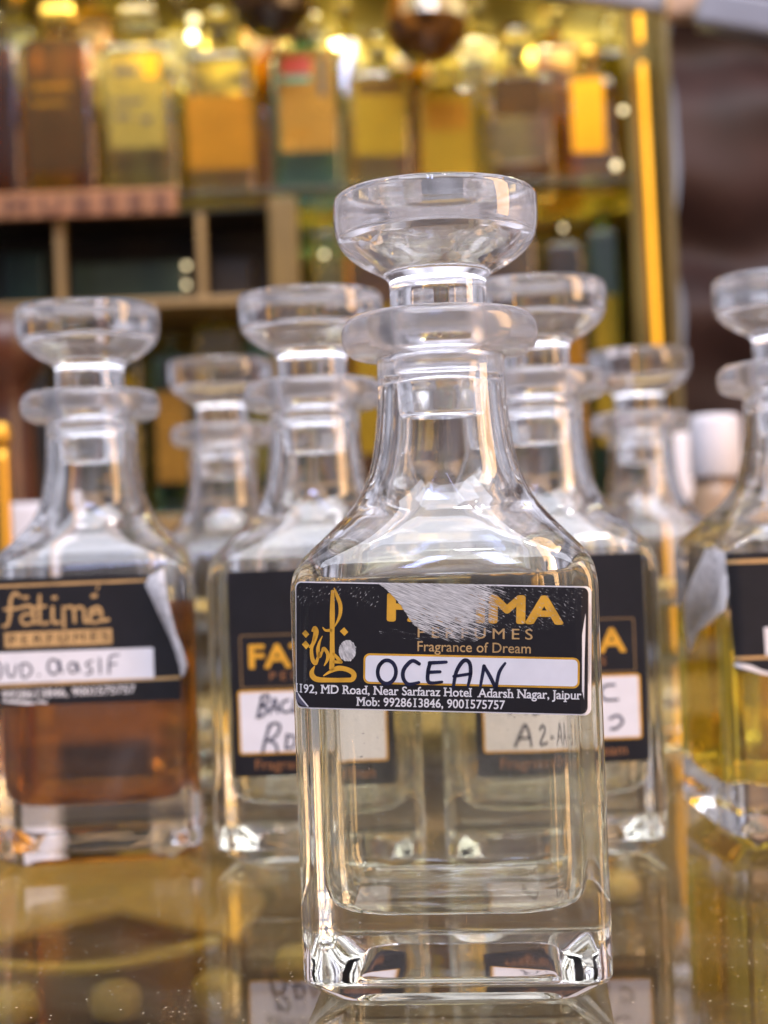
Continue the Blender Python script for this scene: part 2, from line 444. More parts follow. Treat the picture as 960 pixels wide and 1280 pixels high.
_font_cache = {}
def text_mesh(s, bold=0.0, spacing=1.0):
    key = (s, bold, spacing)
    if key in _font_cache: return _font_cache[key]
    cu = bpy.data.curves.new('lettering', 'FONT'); cu.body = s; cu.size = 1; cu.offset = bold; cu.space_character = spacing
    cu.resolution_u = 4
    o = bpy.data.objects.new('lettering', cu); C.objects.link(o)
    dg = bpy.context.evaluated_depsgraph_get()
    me = bpy.data.meshes.new_from_object(o.evaluated_get(dg))
    V = [(v.co.x, v.co.y) for v in me.vertices]; F = [tuple(p.vertices) for p in me.polygons]
    bpy.data.objects.remove(o); bpy.data.curves.remove(cu); bpy.data.meshes.remove(me)
    _font_cache[key] = (V, F)
    return V, F

def serifs(V, F):
    """slab feet on the upright strokes: short level edges at the glyph's foot, x-height and cap lines"""
    cnt = {}
    for f in F:
        for a, b in zip(f, f[1:] + f[:1]):
            k = (min(a, b), max(a, b)); cnt[k] = cnt.get(k, 0) + 1
    out = []
    for (a, b), c in cnt.items():
        if c != 1: continue
        (xa, ya), (xb, yb) = V[a], V[b]
        L = abs(xa - xb)
        if abs(ya - yb) < 0.004 and 0.07 < L < 0.2:
            up = None
            if ya < 0.03: up = 1
            elif ya > 0.45: up = -1
            if up:
                x0, x1 = min(xa, xb) - 0.075, max(xa, xb) + 0.075
                out.append((x0, x1, ya, ya + up * 0.055))
    V = list(V); F = list(F)
    for x0, x1, y0, y1 in out:
        n = len(V); V += [(x0, y0), (x1, y0), (x1, y1), (x0, y1)]; F.append((n, n + 1, n + 2, n + 3))
    return V, F

def bolden(V, F, bold):
    """thicken lettering: shifted copies, each a hair above the last (x, y, lift)"""
    out = [(x, y, 0.0) for x, y in V]; faces = list(F)
    if bold > 0:
        for k in range(8):
            dx, dy = bold * math.cos(k * math.pi / 4), bold * math.sin(k * math.pi / 4)
            n = len(out); out += [(x + dx, y + dy, 0.003 * (k + 1)) for x, y in V]
            faces += [tuple(i + n for i in f) for f in F]
    return out, faces

def text_on(skin, name, s, u0, u1, v_base, cap_h, off, mat, parent, bold=0.0, spacing=1.0, serif=False, slant=0.0, slope=0.0):
    V, F = text_mesh(s, 0.0, spacing)
    if serif: V, F = serifs(V, F)
    V, F = bolden(V, F, bold)
    x0, x1 = min(v[0] for v in V), max(v[0] for v in V)
    Vc, _ = text_mesh('H', 0.0, 1.0); ch = max(v[1] for v in Vc) + 2 * bold
    bm = bmesh.new()
    vs = [bm.verts.new((u0 + (x - x0) / (x1 - x0) * (u1 - u0), v_base + (y + bold) / ch * cap_h + slope * (x - x0) / (x1 - x0), h)) for x, y, h in V]
    for f in F:
        try: bm.faces.new([vs[i] for i in f])
        except ValueError: pass
    return finish_flat(bm, skin, name, off, mat, parent)

EMB = [  # strokes of the calligraphic emblem, in the enlargement's own units
    ([(414, 112), (414, 300), (416, 520), (418, 650), (416, 780)], [22, 34, 30, 34, 34]),
    ([(428, 84), (455, 150), (484, 225), (486, 300), (470, 355), (438, 415)], [8, 24, 26, 24, 18, 8]),
    ([(330, 425), (355, 450), (402, 450)], [6, 16, 22]),
    ([(345, 845), (400, 812), (470, 782), (540, 788), (600, 815), (617, 848), (596, 880), (540, 884), (400, 884), (290, 878), (246, 850), (238, 810), (262, 762)],
     [8, 20, 34, 32, 34, 34, 32, 30, 30, 36, 36, 28, 6]),
    ([(430, 655), (470, 695), (500, 725)], [16, 24, 16]), ([(436, 725), (500, 727)], [20, 20]),
    ([(238, 455), (258, 432), (270, 465), (258, 530), (234, 600), (234, 660), (246, 712), (268, 738), (286, 700), (302, 640)], [14, 30, 36, 30, 20, 24, 28, 26, 20, 10]),
    ([(212, 600), (238, 560), (262, 500)], [8, 12, 10]),
    ([(328, 500), (302, 555), (290, 620), (302, 680), (326, 640), (342, 608), (376, 650), (376, 705), (348, 758)], [4, 16, 26, 24, 16, 22, 24, 22, 6]),
]
EMB_DIAMONDS = [(175, 482, 35), (178, 578, 38), (522, 462, 38)]

def emblem(skin, conv, off, mat, parent, scale):
    bm = bmesh.new()
    for path, wd in EMB:
        stroke_bm(bm, [conv(*p) for p in path], [x * scale * 1.32 for x in wd])
    for cx, cyy, r in EMB_DIAMONDS:
        bm.faces.new([bm.verts.new((*conv(cx + dx * r, cyy + dy * r), 0)) for dx, dy in ((0, -1), (1, 0.1), (0.1, 1), (-1, -0.1))])
    return finish_flat(bm, skin, 'emblem', off, mat, parent)

def scuff(skin, name, pts, cover_fn, off, mat, parent, step=0.45):
    """a worn patch: a fine grid inside an outline, its cover attribute fading at the rim"""
    xs = [p[0] for p in pts]; ys = [p[1] for p in pts]
    x0, x1, y0, y1 = min(xs), max(xs), min(ys), max(ys)
    nx, ny = max(2, int((x1 - x0) / step)), max(2, int((y1 - y0) / step))
    V, F, uv, cov = [], [], [], []
    for j in range(ny + 1):
        for i in range(nx + 1):
            u, v = x0 + (x1 - x0) * i / nx, y0 + (y1 - y0) * j / ny
            V.append(skin(u, v, off)); uv.append((u, v)); cov.append(cover_fn(u, v))
    for j in range(ny):
        for i in range(nx):
            a = j * (nx + 1) + i; F.append((a, a + 1, a + nx + 2, a + nx + 1))
    o = mesh_obj(name, V, F, mat, parent)
    me = o.data
    l = me.uv_layers.new(name='UVMap')
    for lp in me.loops: l.data[lp.index].uv = uv[lp.vertex_index]
    at = me.attributes.new('cover', 'FLOAT', 'POINT')
    at.data.foreach_set('value', cov)
    return o

def sdist(pts, x, y):
    """signed distance to a polygon, positive inside"""
    d = 1e9; inside = False; n = len(pts)
    for i in range(n):
        ax, ay = pts[i]; bx, by = pts[(i + 1) % n]
        ex, ey = bx - ax, by - ay
        t = max(0, min(1, ((x - ax) * ex + (y - ay) * ey) / max(1e-9, ex * ex + ey * ey)))
        d = min(d, math.hypot(x - ax - ex * t, y - ay - ey * t))
        if (ay > y) != (by > y) and x < (bx - ax) * (y - ay) / (by - ay) + ax: inside = not inside
    return d if inside else -d

# ------------------------------------------------------------------ counter (the surface the bottles stand on)
def counter_glass():
    m, t, b = new_mat('dusty_counter_glass')
    b.inputs['Transmission Weight'].default_value = 1; b.inputs['IOR'].default_value = 1.5; b.inputs['Roughness'].default_value = 0.010
    b.inputs['Base Color'].default_value = (0.90, 0.82, 0.62, 1)
    tcn = t.nodes.new('ShaderNodeTexCoord')
    v = t.nodes.new('ShaderNodeTexVoronoi'); v.inputs['Scale'].default_value = 420; v.inputs['Randomness'].default_value = 1
    n = t.nodes.new('ShaderNodeTexNoise'); n.inputs['Scale'].default_value = 26; n.inputs['Detail'].default_value = 5
    r = t.nodes.new('ShaderNodeValToRGB'); r.color_ramp.elements[0].position = 0.06; r.color_ramp.elements[0].color = (1, 1, 1, 1)
    r.color_ramp.elements[1].position = 0.15; r.color_ramp.elements[1].color = (0, 0, 0, 1)
    rn = t.nodes.new('ShaderNodeValToRGB'); rn.color_ramp.elements[0].position = 0.50; rn.color_ramp.elements[1].position = 0.72
    w2 = t.nodes.new('ShaderNodeTexWhiteNoise')
    gt = t.nodes.new('ShaderNodeMath'); gt.operation = 'GREATER_THAN'; gt.inputs[1].default_value = 0.5
    mu = t.nodes.new('ShaderNodeMath'); mu.operation = 'MULTIPLY'; mu2 = t.nodes.new('ShaderNodeMath'); mu2.operation = 'MULTIPLY'
    md = t.nodes.new('ShaderNodeMath'); md.operation = 'MULTIPLY_ADD'; md.inputs[1].default_value = 0.04; md.use_clamp = True
    d = t.nodes.new('ShaderNodeBsdfDiffuse'); d.inputs['Color'].default_value = (0.48, 0.41, 0.29, 1)
    ms = t.nodes.new('ShaderNodeMixShader'); L = t.links.new
    mpw = t.nodes.new('ShaderNodeMapping'); mpw.inputs['Rotation'].default_value = (0, 0, 0.5)
    mpx = t.nodes.new('ShaderNodeMapping'); mpx.inputs['Scale'].default_value = (0.35, 1.6, 1)
    L(tcn.outputs['Object'], mpw.inputs['Vector']); L(mpw.outputs['Vector'], mpx.inputs['Vector'])
    L(tcn.outputs['Object'], v.inputs['Vector']); L(mpx.outputs['Vector'], n.inputs['Vector'])
    L(v.outputs['Distance'], r.inputs['Fac']); L(n.outputs['Fac'], rn.inputs['Fac'])
    L(v.outputs['Color'], w2.inputs['Vector']); L(w2.outputs['Value'], gt.inputs[0])
    L(r.outputs['Color'], mu.inputs[0]); L(gt.outputs[0], mu.inputs[1])
    L(rn.outputs['Color'], md.inputs[0]); L(mu.outputs[0], md.inputs[2])
    mrr = t.nodes.new('ShaderNodeMapRange'); mrr.inputs['From Min'].default_value = 0.42; mrr.inputs['From Max'].default_value = 0.68
    mrr.inputs['To Min'].default_value = 0.006; mrr.inputs['To Max'].default_value = 0.05
    L(n.outputs['Fac'], mrr.inputs['Value']); L(mrr.outputs['Result'], b.inputs['Roughness'])
    L(md.outputs[0], ms.inputs['Fac']); L(b.outputs[0], ms.inputs[1]); L(d.outputs[0], ms.inputs[2])
    L(ms.outputs[0], t.nodes['Material Output'].inputs['Surface'])
    return m

counter = empty('display_counter', (0, 200, -90))
tag(counter, 'glass topped shop counter, dark brown inside, under all the decanters', 'counter')
M_COUNTER = counter_glass()
M_TRAY = solid('brown_tray', (0.10, 0.052, 0.015), 0.35, color2=(0.028, 0.015, 0.007), vscale=9)
def child_box(name, x0, x1, y0, y1, z0, z1, mat, parent, bev=0.0):
    """world-mm box parented to an unrotated empty"""
    l = parent.location / MM
    V, F = box_geo(x0, x1, y0, y1, z0, z1, bev)
    return mesh_obj(name, [(v[0] - l.x, v[1] - l.y, v[2] - l.z) for v in V], F, mat, parent)
child_box('glass_top', -650, 650, -420, 790, -8, 0, M_COUNTER, counter, 0.8)
child_box('tray', -650, 650, -420, 790, -90, -80, M_TRAY, counter)
child_box('back_board', -650, 650, 790.5, 800, -90, 0, M_TRAY, counter)

# ------------------------------------------------------------------ the decanters
ROW = 'square glass decanters on the counter'
A = build_bottle('perfume_decanter', (545, 300), 381, R(-5), M_WATER, 97.5,
                 'nearest clear decanter in sharp focus, its scuffed black label handwritten OCEAN', ROW)
B = build_bottle('perfume_decanter', (111, 436), 545, R(5), M_AMBER, 87,
                 'decanter of dark amber perfume with a peeling black label, left edge', ROW)
Cb = build_bottle('perfume_decanter', (389, 410), 534, R(-2), M_PALE_L, 93,
                  'clear decanter behind the front one, tall black label with handwritten panel starting BAC', ROW)
D = build_bottle('perfume_decanter', (666, 400), 529, R(-2), M_PALE_L, 93,
                 'clear decanter right of the front one, tall black label half hidden by it', ROW)
E = build_bottle('perfume_decanter', (983, 390), 532, R(3), M_GOLD_L, 76,
                 'decanter of golden yellow perfume cut by the right edge, torn white tape beside its label', ROW)
Fb = build_bottle('perfume_decanter', (276, 464), 726, R(3), M_PALE_L, 80,
                  'small far decanter with plain glass, between the amber one and the BAC one', ROW)
G = build_bottle('perfume_decanter', (798, 465), 750, R(-3), M_PALE_L, 80,
                 'small far decanter with plain glass, before the orange light strip', ROW)

# ---- label of the nearest decanter (photo pixels -> label millimetres)
skA = Skin(A, -0.9, 81.5, R(-2.9))
def cA(px, py):
    s = (px - 365) / 368; top = 730 + 5 * s; bot = 882 + 11 * s
    return (-33.4 + 66.8 * s, 14.2 - 28.4 * (py - top) / (bot - top))
def zA(X, Y): return cA(355 + X / 7.108, 725 + Y / 7.108)         # the emblem's enlargement
def hA(X, Y): return cA(470 + X / 3.84, 725 + Y / 3.84)            # the writing's enlargement
labA = poly_on(skA, 'label', rrect(-33.7, 34.3, -14.5, 14.5, 1.6), 0.06, M_BACKING, A)
poly_on(skA, 'printed_face', rrect(-33.4, 33.4, -14.2, 14.2, 1.5), 0.11, M_BLACK, labA)
emblem(skA, zA, 0.15, M_GOLD, labA, 0.026)
u0, v0 = cA(482, 778); u1, _ = cA(702, 778)
text_on(skA, 'brand_lettering', 'FATIMA', u0, u1, v0 + 0.1, 6.5, 0.15, M_GOLD, labA, bold=0.04)
u0, v0 = cA(521, 797); u1, _ = cA(664, 797)
text_on(skA, 'brand_lettering', 'PERFUMES', u0, u1, v0, 2.35, 0.15, M_GOLDPALE, labA, bold=0.004, spacing=1.5)
u0, v0 = cA(521, 814); u1, _ = cA(662, 814)
text_on(skA, 'tagline', 'Fragrance of Dream', u0, u1, v0, 2.25, 0.15, M_GOLDPALE, labA, bold=0.006)
a0 = cA(453.5, 816.5); a1 = cA(722.5, 861)
poly_on(skA, 'panel_border', rrect(a0[0], a1[0], a1[1], a0[1], 1.4), 0.15, M_GOLD, labA)
poly_on(skA, 'writing_panel', rrect(a0[0] + 0.45, a1[0] - 0.45, a1[1] + 0.45, a0[1] - 0.45, 1.05), 0.19, M_WHITEP, labA)
ocean = [(ell(50, 440, 44, 55, 120), [15] * 13),
         ([(205, 402), (170, 388), (132, 428), (130, 470), (155, 498), (205, 490)], [14, 15, 16, 15, 14, 11]),
         ([(335, 394), (255, 398)], [12, 15]), ([(258, 398), (248, 440), (254, 490), (316, 488)], [15, 15, 15, 10]), ([(252, 442), (306, 440)], [14, 12]),
         ([(370, 518), (384, 440), (418, 388), (446, 398), (452, 450), (440, 510)], [12, 15, 16, 15, 15, 10]), ([(372, 462), (452, 450)], [12, 12]),
         ([(500, 508), (516, 414)], [11, 15]), ([(516, 414), (546, 465), (574, 520)], [13, 15, 14]), ([(574, 520), (588, 445), (616, 400)], [13, 14, 10])]
strokes(skA, 'handwriting', ocean, hA, 0.23, M_INK, labA, 0.058)
u0, v0 = cA(364, 864); u1, v1 = cA(725, 875.5)
text_on(skA, 'address_lettering', '1192, MD Road, Near Sarfaraz Hotel  Adarsh Nagar, Jaipur', u0, u1, (v0 + v1) / 2, 2.0, 0.15, M_WHITEI, labA, bold=0.014, serif=True)
u0, v0 = cA(445, 880.5); u1, v1 = cA(631, 887)
text_on(skA, 'phone_lettering', 'Mob: 9928613846, 9001575757', u0, u1, (v0 + v1) / 2, 2.0, 0.15, M_WHITEI, labA, bold=0.014, serif=True)
poly_on(skA, 'curled_corner', [zA(65, 985), zA(90, 1005), zA(150, 1050), zA(212, 1115), zA(150, 1105), zA(85, 1070), zA(66, 1040)], 0.3, M_PURPLE, labA)
poly_on(skA, 'curled_corner', [zA(88, 985), zA(130, 1020), zA(218, 1112), zA(206, 1116), zA(120, 1032)], 0.36, M_WHITEI, labA)
SC1 = scuff_mat('scratched_silver', R(20), 0.60, 0.28, 4.2)
patch = [hA(-5, 20), hA(150, 17), hA(350, 20), hA(600, 24), hA(640, 50), hA(620, 120), hA(590, 190), hA(560, 250), hA(470, 300), hA(370, 302), hA(290, 282), hA(225, 255), hA(170, 215), hA(140, 170), hA(112, 128), hA(75, 85), hA(35, 48)]
def coverA(u, v):
    d = sdist(patch, u, v)
    X = (u - hA(0, 100)[0]) / (hA(100, 100)[0] - hA(0, 100)[0]) * 100
    Y = (v - hA(300, 0)[1]) / (hA(300, 100)[1] - hA(300, 0)[1]) * 100
    q = X - 0.35 * max(0, Y - 60)
    fade = 0.30 if q < 400 else 0.30 - (q - 400) / 250 * 0.38
    fade -= max(0, Y - 120) / 160 * 0.24
    return -1.0 if d <= 0 else min(fade, 0.02 + d * 0.9)
scuff(skA, 'scuff', patch, coverA, 0.205, SC1, labA, 0.12)
hairs = scuff_mat('hairline_scratches', R(35), 0.69, 0.9, 3.4)
def ring_cover(pts, peak, ramp=0.12):
    return lambda u, v: -1.0 if sdist(pts, u, v) <= 0 else min(peak, sdist(pts, u, v) * ramp)
hp1 = [hA(520, 20), hA(990, 25), hA(990, 150), hA(900, 230), hA(560, 280), hA(480, 180)]
scuff(skA, 'scuff', hp1, ring_cover(hp1, 0.06), 0.21, hairs, labA, 0.5)
hp2 = [zA(70, 60), zA(560, 40), zA(850, 60), zA(850, 260), zA(640, 260), zA(560, 160), zA(250, 250), zA(90, 250)]
scuff(skA, 'scuff', hp2, ring_cover(hp2, 0.055), 0.215, scuff_mat('hairline_scratches', R(-50), 0.69, 0.9, 3.0), labA, 0.5)
hp3 = [zA(555 + 84 * math.cos(a), 628 + 100 * math.sin(a)) for a in [k * math.pi / 8 for k in range(16)]]
scuff(skA, 'scuff', hp3, ring_cover(hp3, 0.34, 0.9), 0.22, scuff_mat('rubbed_silver', R(70), 0.60, 0.5, 1.6), labA, 0.2)
hp4 = [hA(0, 225), hA(200, 250), hA(380, 290), hA(380, 310), hA(180, 300), hA(0, 260)]
scuff(skA, 'scuff', hp4, ring_cover(hp4, 0.03), 0.225, scuff_mat('hairline_scratches', R(10), 0.66, 0.3, 3.4), labA, 0.5)

# ---- label of the amber decanter
skB = Skin(B, 0, 0, 0)
def cB(px, py): return ((px - 113) * 0.266, 91.3 + (741.6 - (py + 0.047 * (px - 103))) * 0.276)
def hB(X, Y): return cB(X / 3.84, 700 + Y / 3.84)
labB = poly_on(skB, 'label', [(-33, hB(-100, 140)[1]), hB(-100, 100), hB(730, 70), hB(770, 230), hB(855, 430), hB(872, 470), hB(872, 655), hB(-100, 690), (-33, hB(-100, 690)[1])], 0.1, M_BLACKCLEAN, B)
poly_on(skB, 'gold_line', [hB(-80, 130), hB(722, 90), hB(722, 102), hB(-80, 142)], 0.15, M_GOLDPALE, labB)
poly_on(skB, 'gold_line', [hB(-80, 592), hB(870, 543), hB(870, 556), hB(-80, 605)], 0.15, M_GOLDPALE, labB)
fat = [([(38, 315), (58, 306), (70, 250), (74, 195), (94, 162), (118, 176)], 17), ([(45, 238), (108, 232)], 14),
       ([(122, 228), (160, 220), (178, 240), (180, 298)], 16), ([(178, 256), (134, 262), (120, 284), (136, 306), (180, 298), (215, 298)], 15), ([(140, 182), (152, 180)], 18),
       ([(212, 172), (210, 292), (248, 298)], 16), ([(186, 226), (238, 222)], 14), ([(272, 226), (272, 292), (300, 296)], 16), ([(276, 182), (288, 181)], 18),
       ([(322, 225), (323, 318)], 16), ([(322, 230), (358, 222), (372, 240), (374, 294)], 15), ([(374, 236), (402, 222), (420, 240), (422, 290), (445, 290)], 15),
       ([(448, 240), (482, 224), (502, 240), (506, 284), (535, 280)], 16), ([(502, 246), (458, 254), (446, 276), (464, 296), (504, 284)], 15), ([(464, 172), (478, 170)], 18), ([(484, 142), (494, 126)], 9)]
strokes(skB, 'brand_lettering', fat, hB, 0.16, M_GOLDPALE, labB, 0.068)
poly_on(skB, 'lettering_band', [hB(38, 346), hB(550, 322), hB(550, 394), hB(38, 416)], 0.15, M_GOLDPALE, labB)
a0 = hB(62, 398); a1 = hB(532, 376)
text_on(skB, 'brand_lettering', 'PERFUMES', a0[0], a1[0], a0[1], 2.7, 0.2, M_BLACKCLEAN, labB, bold=0.0, spacing=1.5, slope=a1[1] - a0[1])
poly_on(skB, 'writing_panel', [hB(-70, 442), hB(745, 410), hB(745, 552), hB(-70, 585)], 0.2, M_WHITEP, labB)
oud = [(ell(0, 522, 20, 38, 100), 10), ([(45, 492), (52, 540), (76, 546), (92, 496)], 10), ([(116, 492), (116, 550), (150, 542), (162, 512), (140, 488), (112, 492)], 10),
       ([(193, 541), (197, 541)], 10), (ell(266, 502, 26, 34, 70), 11), ([(296, 474), (300, 505), (308, 530)], 10), (ell(356, 506, 18, 24, 70), 10), ([(378, 484), (388, 524)], 10),
       ([(452, 474), (424, 484), (430, 500), (446, 512), (444, 530), (418, 536)], 10), ([(487, 462), (487, 530)], 10), ([(578, 444), (540, 452), (532, 480), (530, 532)], 10), ([(530, 492), (566, 486)], 9)]
strokes(skB, 'handwriting', oud, hB, 0.24, M_INKSOFT, labB, 0.068)
a0 = hB(-125, 660); a1 = hB(652, 622)
text_on(skB, 'phone_lettering', 'Mob: 9928613846, 9001575757', a0[0], a1[0], a0[1], 2.7, 0.16, M_WHITEI, labB, bold=0.014, serif=True, slope=a1[1] - a0[1])

def curl(parent_lab, name, sk, conv, rows, mat):
    """a peeled strip: pairs of edge points with their lift off the glass"""
    V, F = [], []
    for (l, r, offl, offr) in rows:
        for k in range(5):
            t = k / 4
            a = conv(*l); b = conv(*r)
            u, v = a[0] + (b[0] - a[0]) * t, a[1] + (b[1] - a[1]) * t
            V.append(sk(u, v, offl + (offr - offl) * t + 0.9 * math.sin(t * math.pi)))
    for i in range(len(rows) - 1):
        for k in range(4): F.append((i * 5 + k, i * 5 + k + 1, i * 5 + k + 6, i * 5 + k + 5))
    return mesh_obj(name, V, F, mat, parent_lab, True)
curl(labB, 'peeled_edge', skB, hB, [((735, 80), (808, 40), .3, 2.5), ((716, 118), (812, 70), .3, 3.5), ((745, 180), (822, 160), .3, 3.5), ((780, 260), (838, 250), .3, 3), ((825, 360), (860, 345), .3, 2.5),
                                    ((850, 430), (885, 425), .3, 2), ((866, 490), (900, 490), .3, 1.5), ((874, 540), (884, 545), .3, .8)], M_TORN)
crumple = [([(20, 662), (110, 668), (180, 672)], [8, 20, 6]), ([(190, 664), (225, 668)], [12, 14])]
strokes(skB, 'torn_edge', crumple, hB, 0.28, M_TORN, labB, 0.068)

# ---- the two tall labels
def tall_label(bot, rows, mat_hand, du=0.0, dv=0.0):
    sk = Skin(bot, du, dv, 0)
    lab = poly_on(sk, 'label', rrect(-27.5, 27.5, 27, 94.2, 1.2), 0.1, M_BLACKCLEAN, bot)
    def ring(x0, x1, y0, y1, wd, mat, name):
        o, i = rrect(x0, x1, y0, y1, 0.8), rrect(x0 + wd, x1 - wd, y0 + wd, y1 - wd, 0.5)
        bm = bmesh.new(); ov = [bm.verts.new((x, y, 0)) for x, y in o]; iv = [bm.verts.new((x, y, 0)) for x, y in i]
        for k in range(len(ov)):
            k2 = (k + 1) % len(ov); bm.faces.new((ov[k], ov[k2], iv[k2], iv[k]))
        finish_flat(bm, sk, name, 0.15, mat, lab)
    ring(-24.2, 24.2, 55.8, 73.4, 0.5, M_DULL, 'lettering_frame')
    emblem(sk, lambda X, Y: ((X - 395) * 0.0215, 92.6 - (Y - 80) * 0.0215), 0.15, M_GOLD, lab, 0.0215)
    text_on(sk, 'brand_lettering', 'FATIMA', -21.3, 21.3, 62.2, 8.0, 0.15, M_GOLD, lab, bold=0.03)
    text_on(sk, 'brand_lettering', 'PERFUMES', -14.6, 14.6, 58.3, 2.6, 0.15, M_BRONZE, lab, bold=0.006, spacing=1.5)
    poly_on(sk, 'panel_border', rrect(-25.4, 25.4, 34.2, 55.2, 1.0), 0.15, M_GOLD, lab)
    poly_on(sk, 'writing_panel', rrect(-24.7, 24.7, 34.9, 54.5, 0.7), 0.2, M_WHITEP, lab)
    text_on(sk, 'tagline', 'Fragrance of Dream', -20.3, 20.3, 29.2, 3.3, 0.15, M_BRONZE, lab, bold=0.006)
    strokes(sk, 'handwriting', rows, lambda x, y: (x, y), 0.25, mat_hand, lab, 1.0)
    return lab
def hC(X, Y): return (-27.5 + (X - 30 - 0.055 * Y) / 6.4 * 0.2626, 108.5 - (780 + Y / 6.4 - 655) * 0.2626)
bac = [([(310, 545), (275, 715)], 0.95), ([(300, 560), (350, 540), (362, 570), (330, 612), (292, 628)], 0.9), ([(292, 628), (340, 635), (345, 670), (310, 705), (272, 715)], 0.9),
       ([(372, 685), (410, 570), (436, 680)], 0.85), ([(385, 648), (434, 640)], 0.8), ([(520, 585), (475, 600), (462, 650), (490, 682), (540, 672)], 0.85),
       ([(570, 580), (556, 676), (612, 668)], 0.85), ([(650, 668), (678, 580), (712, 670)], 0.85), ([(660, 640), (704, 636)], 0.8),
       ([(375, 775), (345, 880), (320, 990)], 0.95), ([(360, 800), (410, 765), (455, 790), (430, 860), (360, 905)], 0.9), ([(370, 900), (420, 930), (440, 990)], 0.9),
       ([(515, 860), (505, 970)], 0.9), ([(510, 870), (560, 870), (580, 915), (555, 965), (505, 968)], 0.85), ([(640, 965), (660, 860), (700, 960)], 0.85), ([(730, 860), (740, 965), (790, 950)], 0.85)]
bac = [([hC(*p) for p in path], wd) for path, wd in bac]
tall_label(Cb, bac, M_INKSOFT, -0.3, 2.6)
def gl(x, y, pts, s=1.0): return [(x + px * s, y + py * s) for px, py in pts]
az = [(gl(-17, 46.2, [(0, 0), (1.6, 3), (3, 6.2), (4.4, 3), (5.4, 0)]), 0.8), (gl(-17, 46.2, [(1, 2.2), (4.8, 2.2)]), 0.7),
      (gl(-8.5, 46.2, [(0, 6), (0, 0), (3.6, 0.2)]), 0.8), (gl(-2, 46.2, [(4, 5.2), (1.2, 5.4), (0, 3), (1, .6), (4, .6)]), 0.8), (gl(5.5, 46.2, [(0, 6), (0.2, 0)]), .8), (gl(5.5, 46.2, [(0, 6), (3.4, 5.6)]), .8), (gl(5.5, 46.2, [(0, 3), (3, 3)]), .7),
      (gl(12.5, 46.6, [(4.5, 5.2), (1.4, 4.9), (0, 2.6), (1.4, .5), (5.4, .4)]), .85),
      (gl(-15.5, 36.2, [(0, 0), (1.8, 4), (3.4, 6.6), (4.8, 3.4), (5.4, 0)]), 0.9), (gl(-15.5, 36.2, [(1, 2.4), (5, 2.6)]), .8),
      (gl(-5.5, 36.6, [(0.4, 4.8), (2.2, 5.8), (3.6, 4.4), (0, 0.2), (4.6, 0.4)]), .9), (gl(1.6, 38.6, [(0, 0), (2.2, 0.2)]), .8),
      (gl(6.5, 36.2, [(0, 0), (1.8, 4), (3, 6.6), (4.2, 3.4), (4.8, 0)]), .9), (gl(6.5, 36.2, [(.8, 2.4), (4.4, 2.6)]), .8),
      (gl(15.2, 37.2, [(0, 3.8), (2.6, 4.6), (4, 2.6), (2, .6), (0.2, 0.4)]), .9)]
tall_label(D, az, M_INKSOFT, 2.4, 4.2)

# ---- torn label of the golden decanter at the right
skE = Skin(E, 0, 0, 0)
def cE(px, py): return (-35.0 + (px - 905) * 0.262, 97.4 + (690 - (py + 0.01 * (px - 905))) * 0.258)
labE = poly_on(skE, 'label', [cE(904, 692), (33, cE(1026, 689)[1]), (33, cE(1026, 846)[1]), cE(960, 845), cE(935, 842), cE(912, 838), cE(908, 760)], 0.1, M_BLACKCLEAN, E)
poly_on(skE, 'gold_line', [cE(906, 700), (32, cE(1026, 699)[1]), (32, cE(1026, 704)[1]), cE(906, 705)], 0.15, M_GOLDPALE, labE)
poly_on(skE, 'gold_line', [cE(912, 822), (32, cE(1026, 821)[1]), (32, cE(1026, 825)[1]), cE(912, 826)], 0.15, M_GOLDPALE, labE)
poly_on(skE, 'writing_panel', [cE(950, 786), (27, cE(1026, 785)[1]), (27, cE(1026, 819)[1]), cE(951, 821)], 0.2, M_WHITEP, labE)
strokes(skE, 'torn_edge', [([(914, 832), (930, 836), (945, 842), (962, 846)], [5, 7, 5, 3])], cE, 0.3, M_BACKING, labE, 0.255)
tape = scuff_mat('torn_white_tape', R(-40), 0.48, 0.25, 1.5, (0.62, 0.60, 0.62, 1), (0.92, 0.90, 0.91, 1), 0.0)
def tE(px, py):
    return ((-35.0 + (px - 905) * 0.262) if px > 900 else (-34.3 + (px - 900) * 0.75), 97.4 + (690 - py) * 0.258)
tp = [tE(888, 680), tE(906, 688), tE(910, 740), tE(903, 765), tE(880, 782), tE(856, 800), tE(840, 832), tE(832, 800), tE(838, 765), tE(862, 722)]
scuff(skE, 'torn_tape', tp, ring_cover(tp, 0.42, 0.30), 0.6, tape, labE, 0.5)
curl(labE, 'peeled_edge', skE, tE, [((886, 684), (906, 690), 2.5, .3), ((878, 704), (900, 716), 3.5, .8), ((866, 726), (893, 738), 4, 1.2), ((854, 752), (886, 758), 4, 1.5), ((846, 772), (868, 778), 3, 1.5), ((838, 800), (850, 800), 2, 1)], M_TORN)

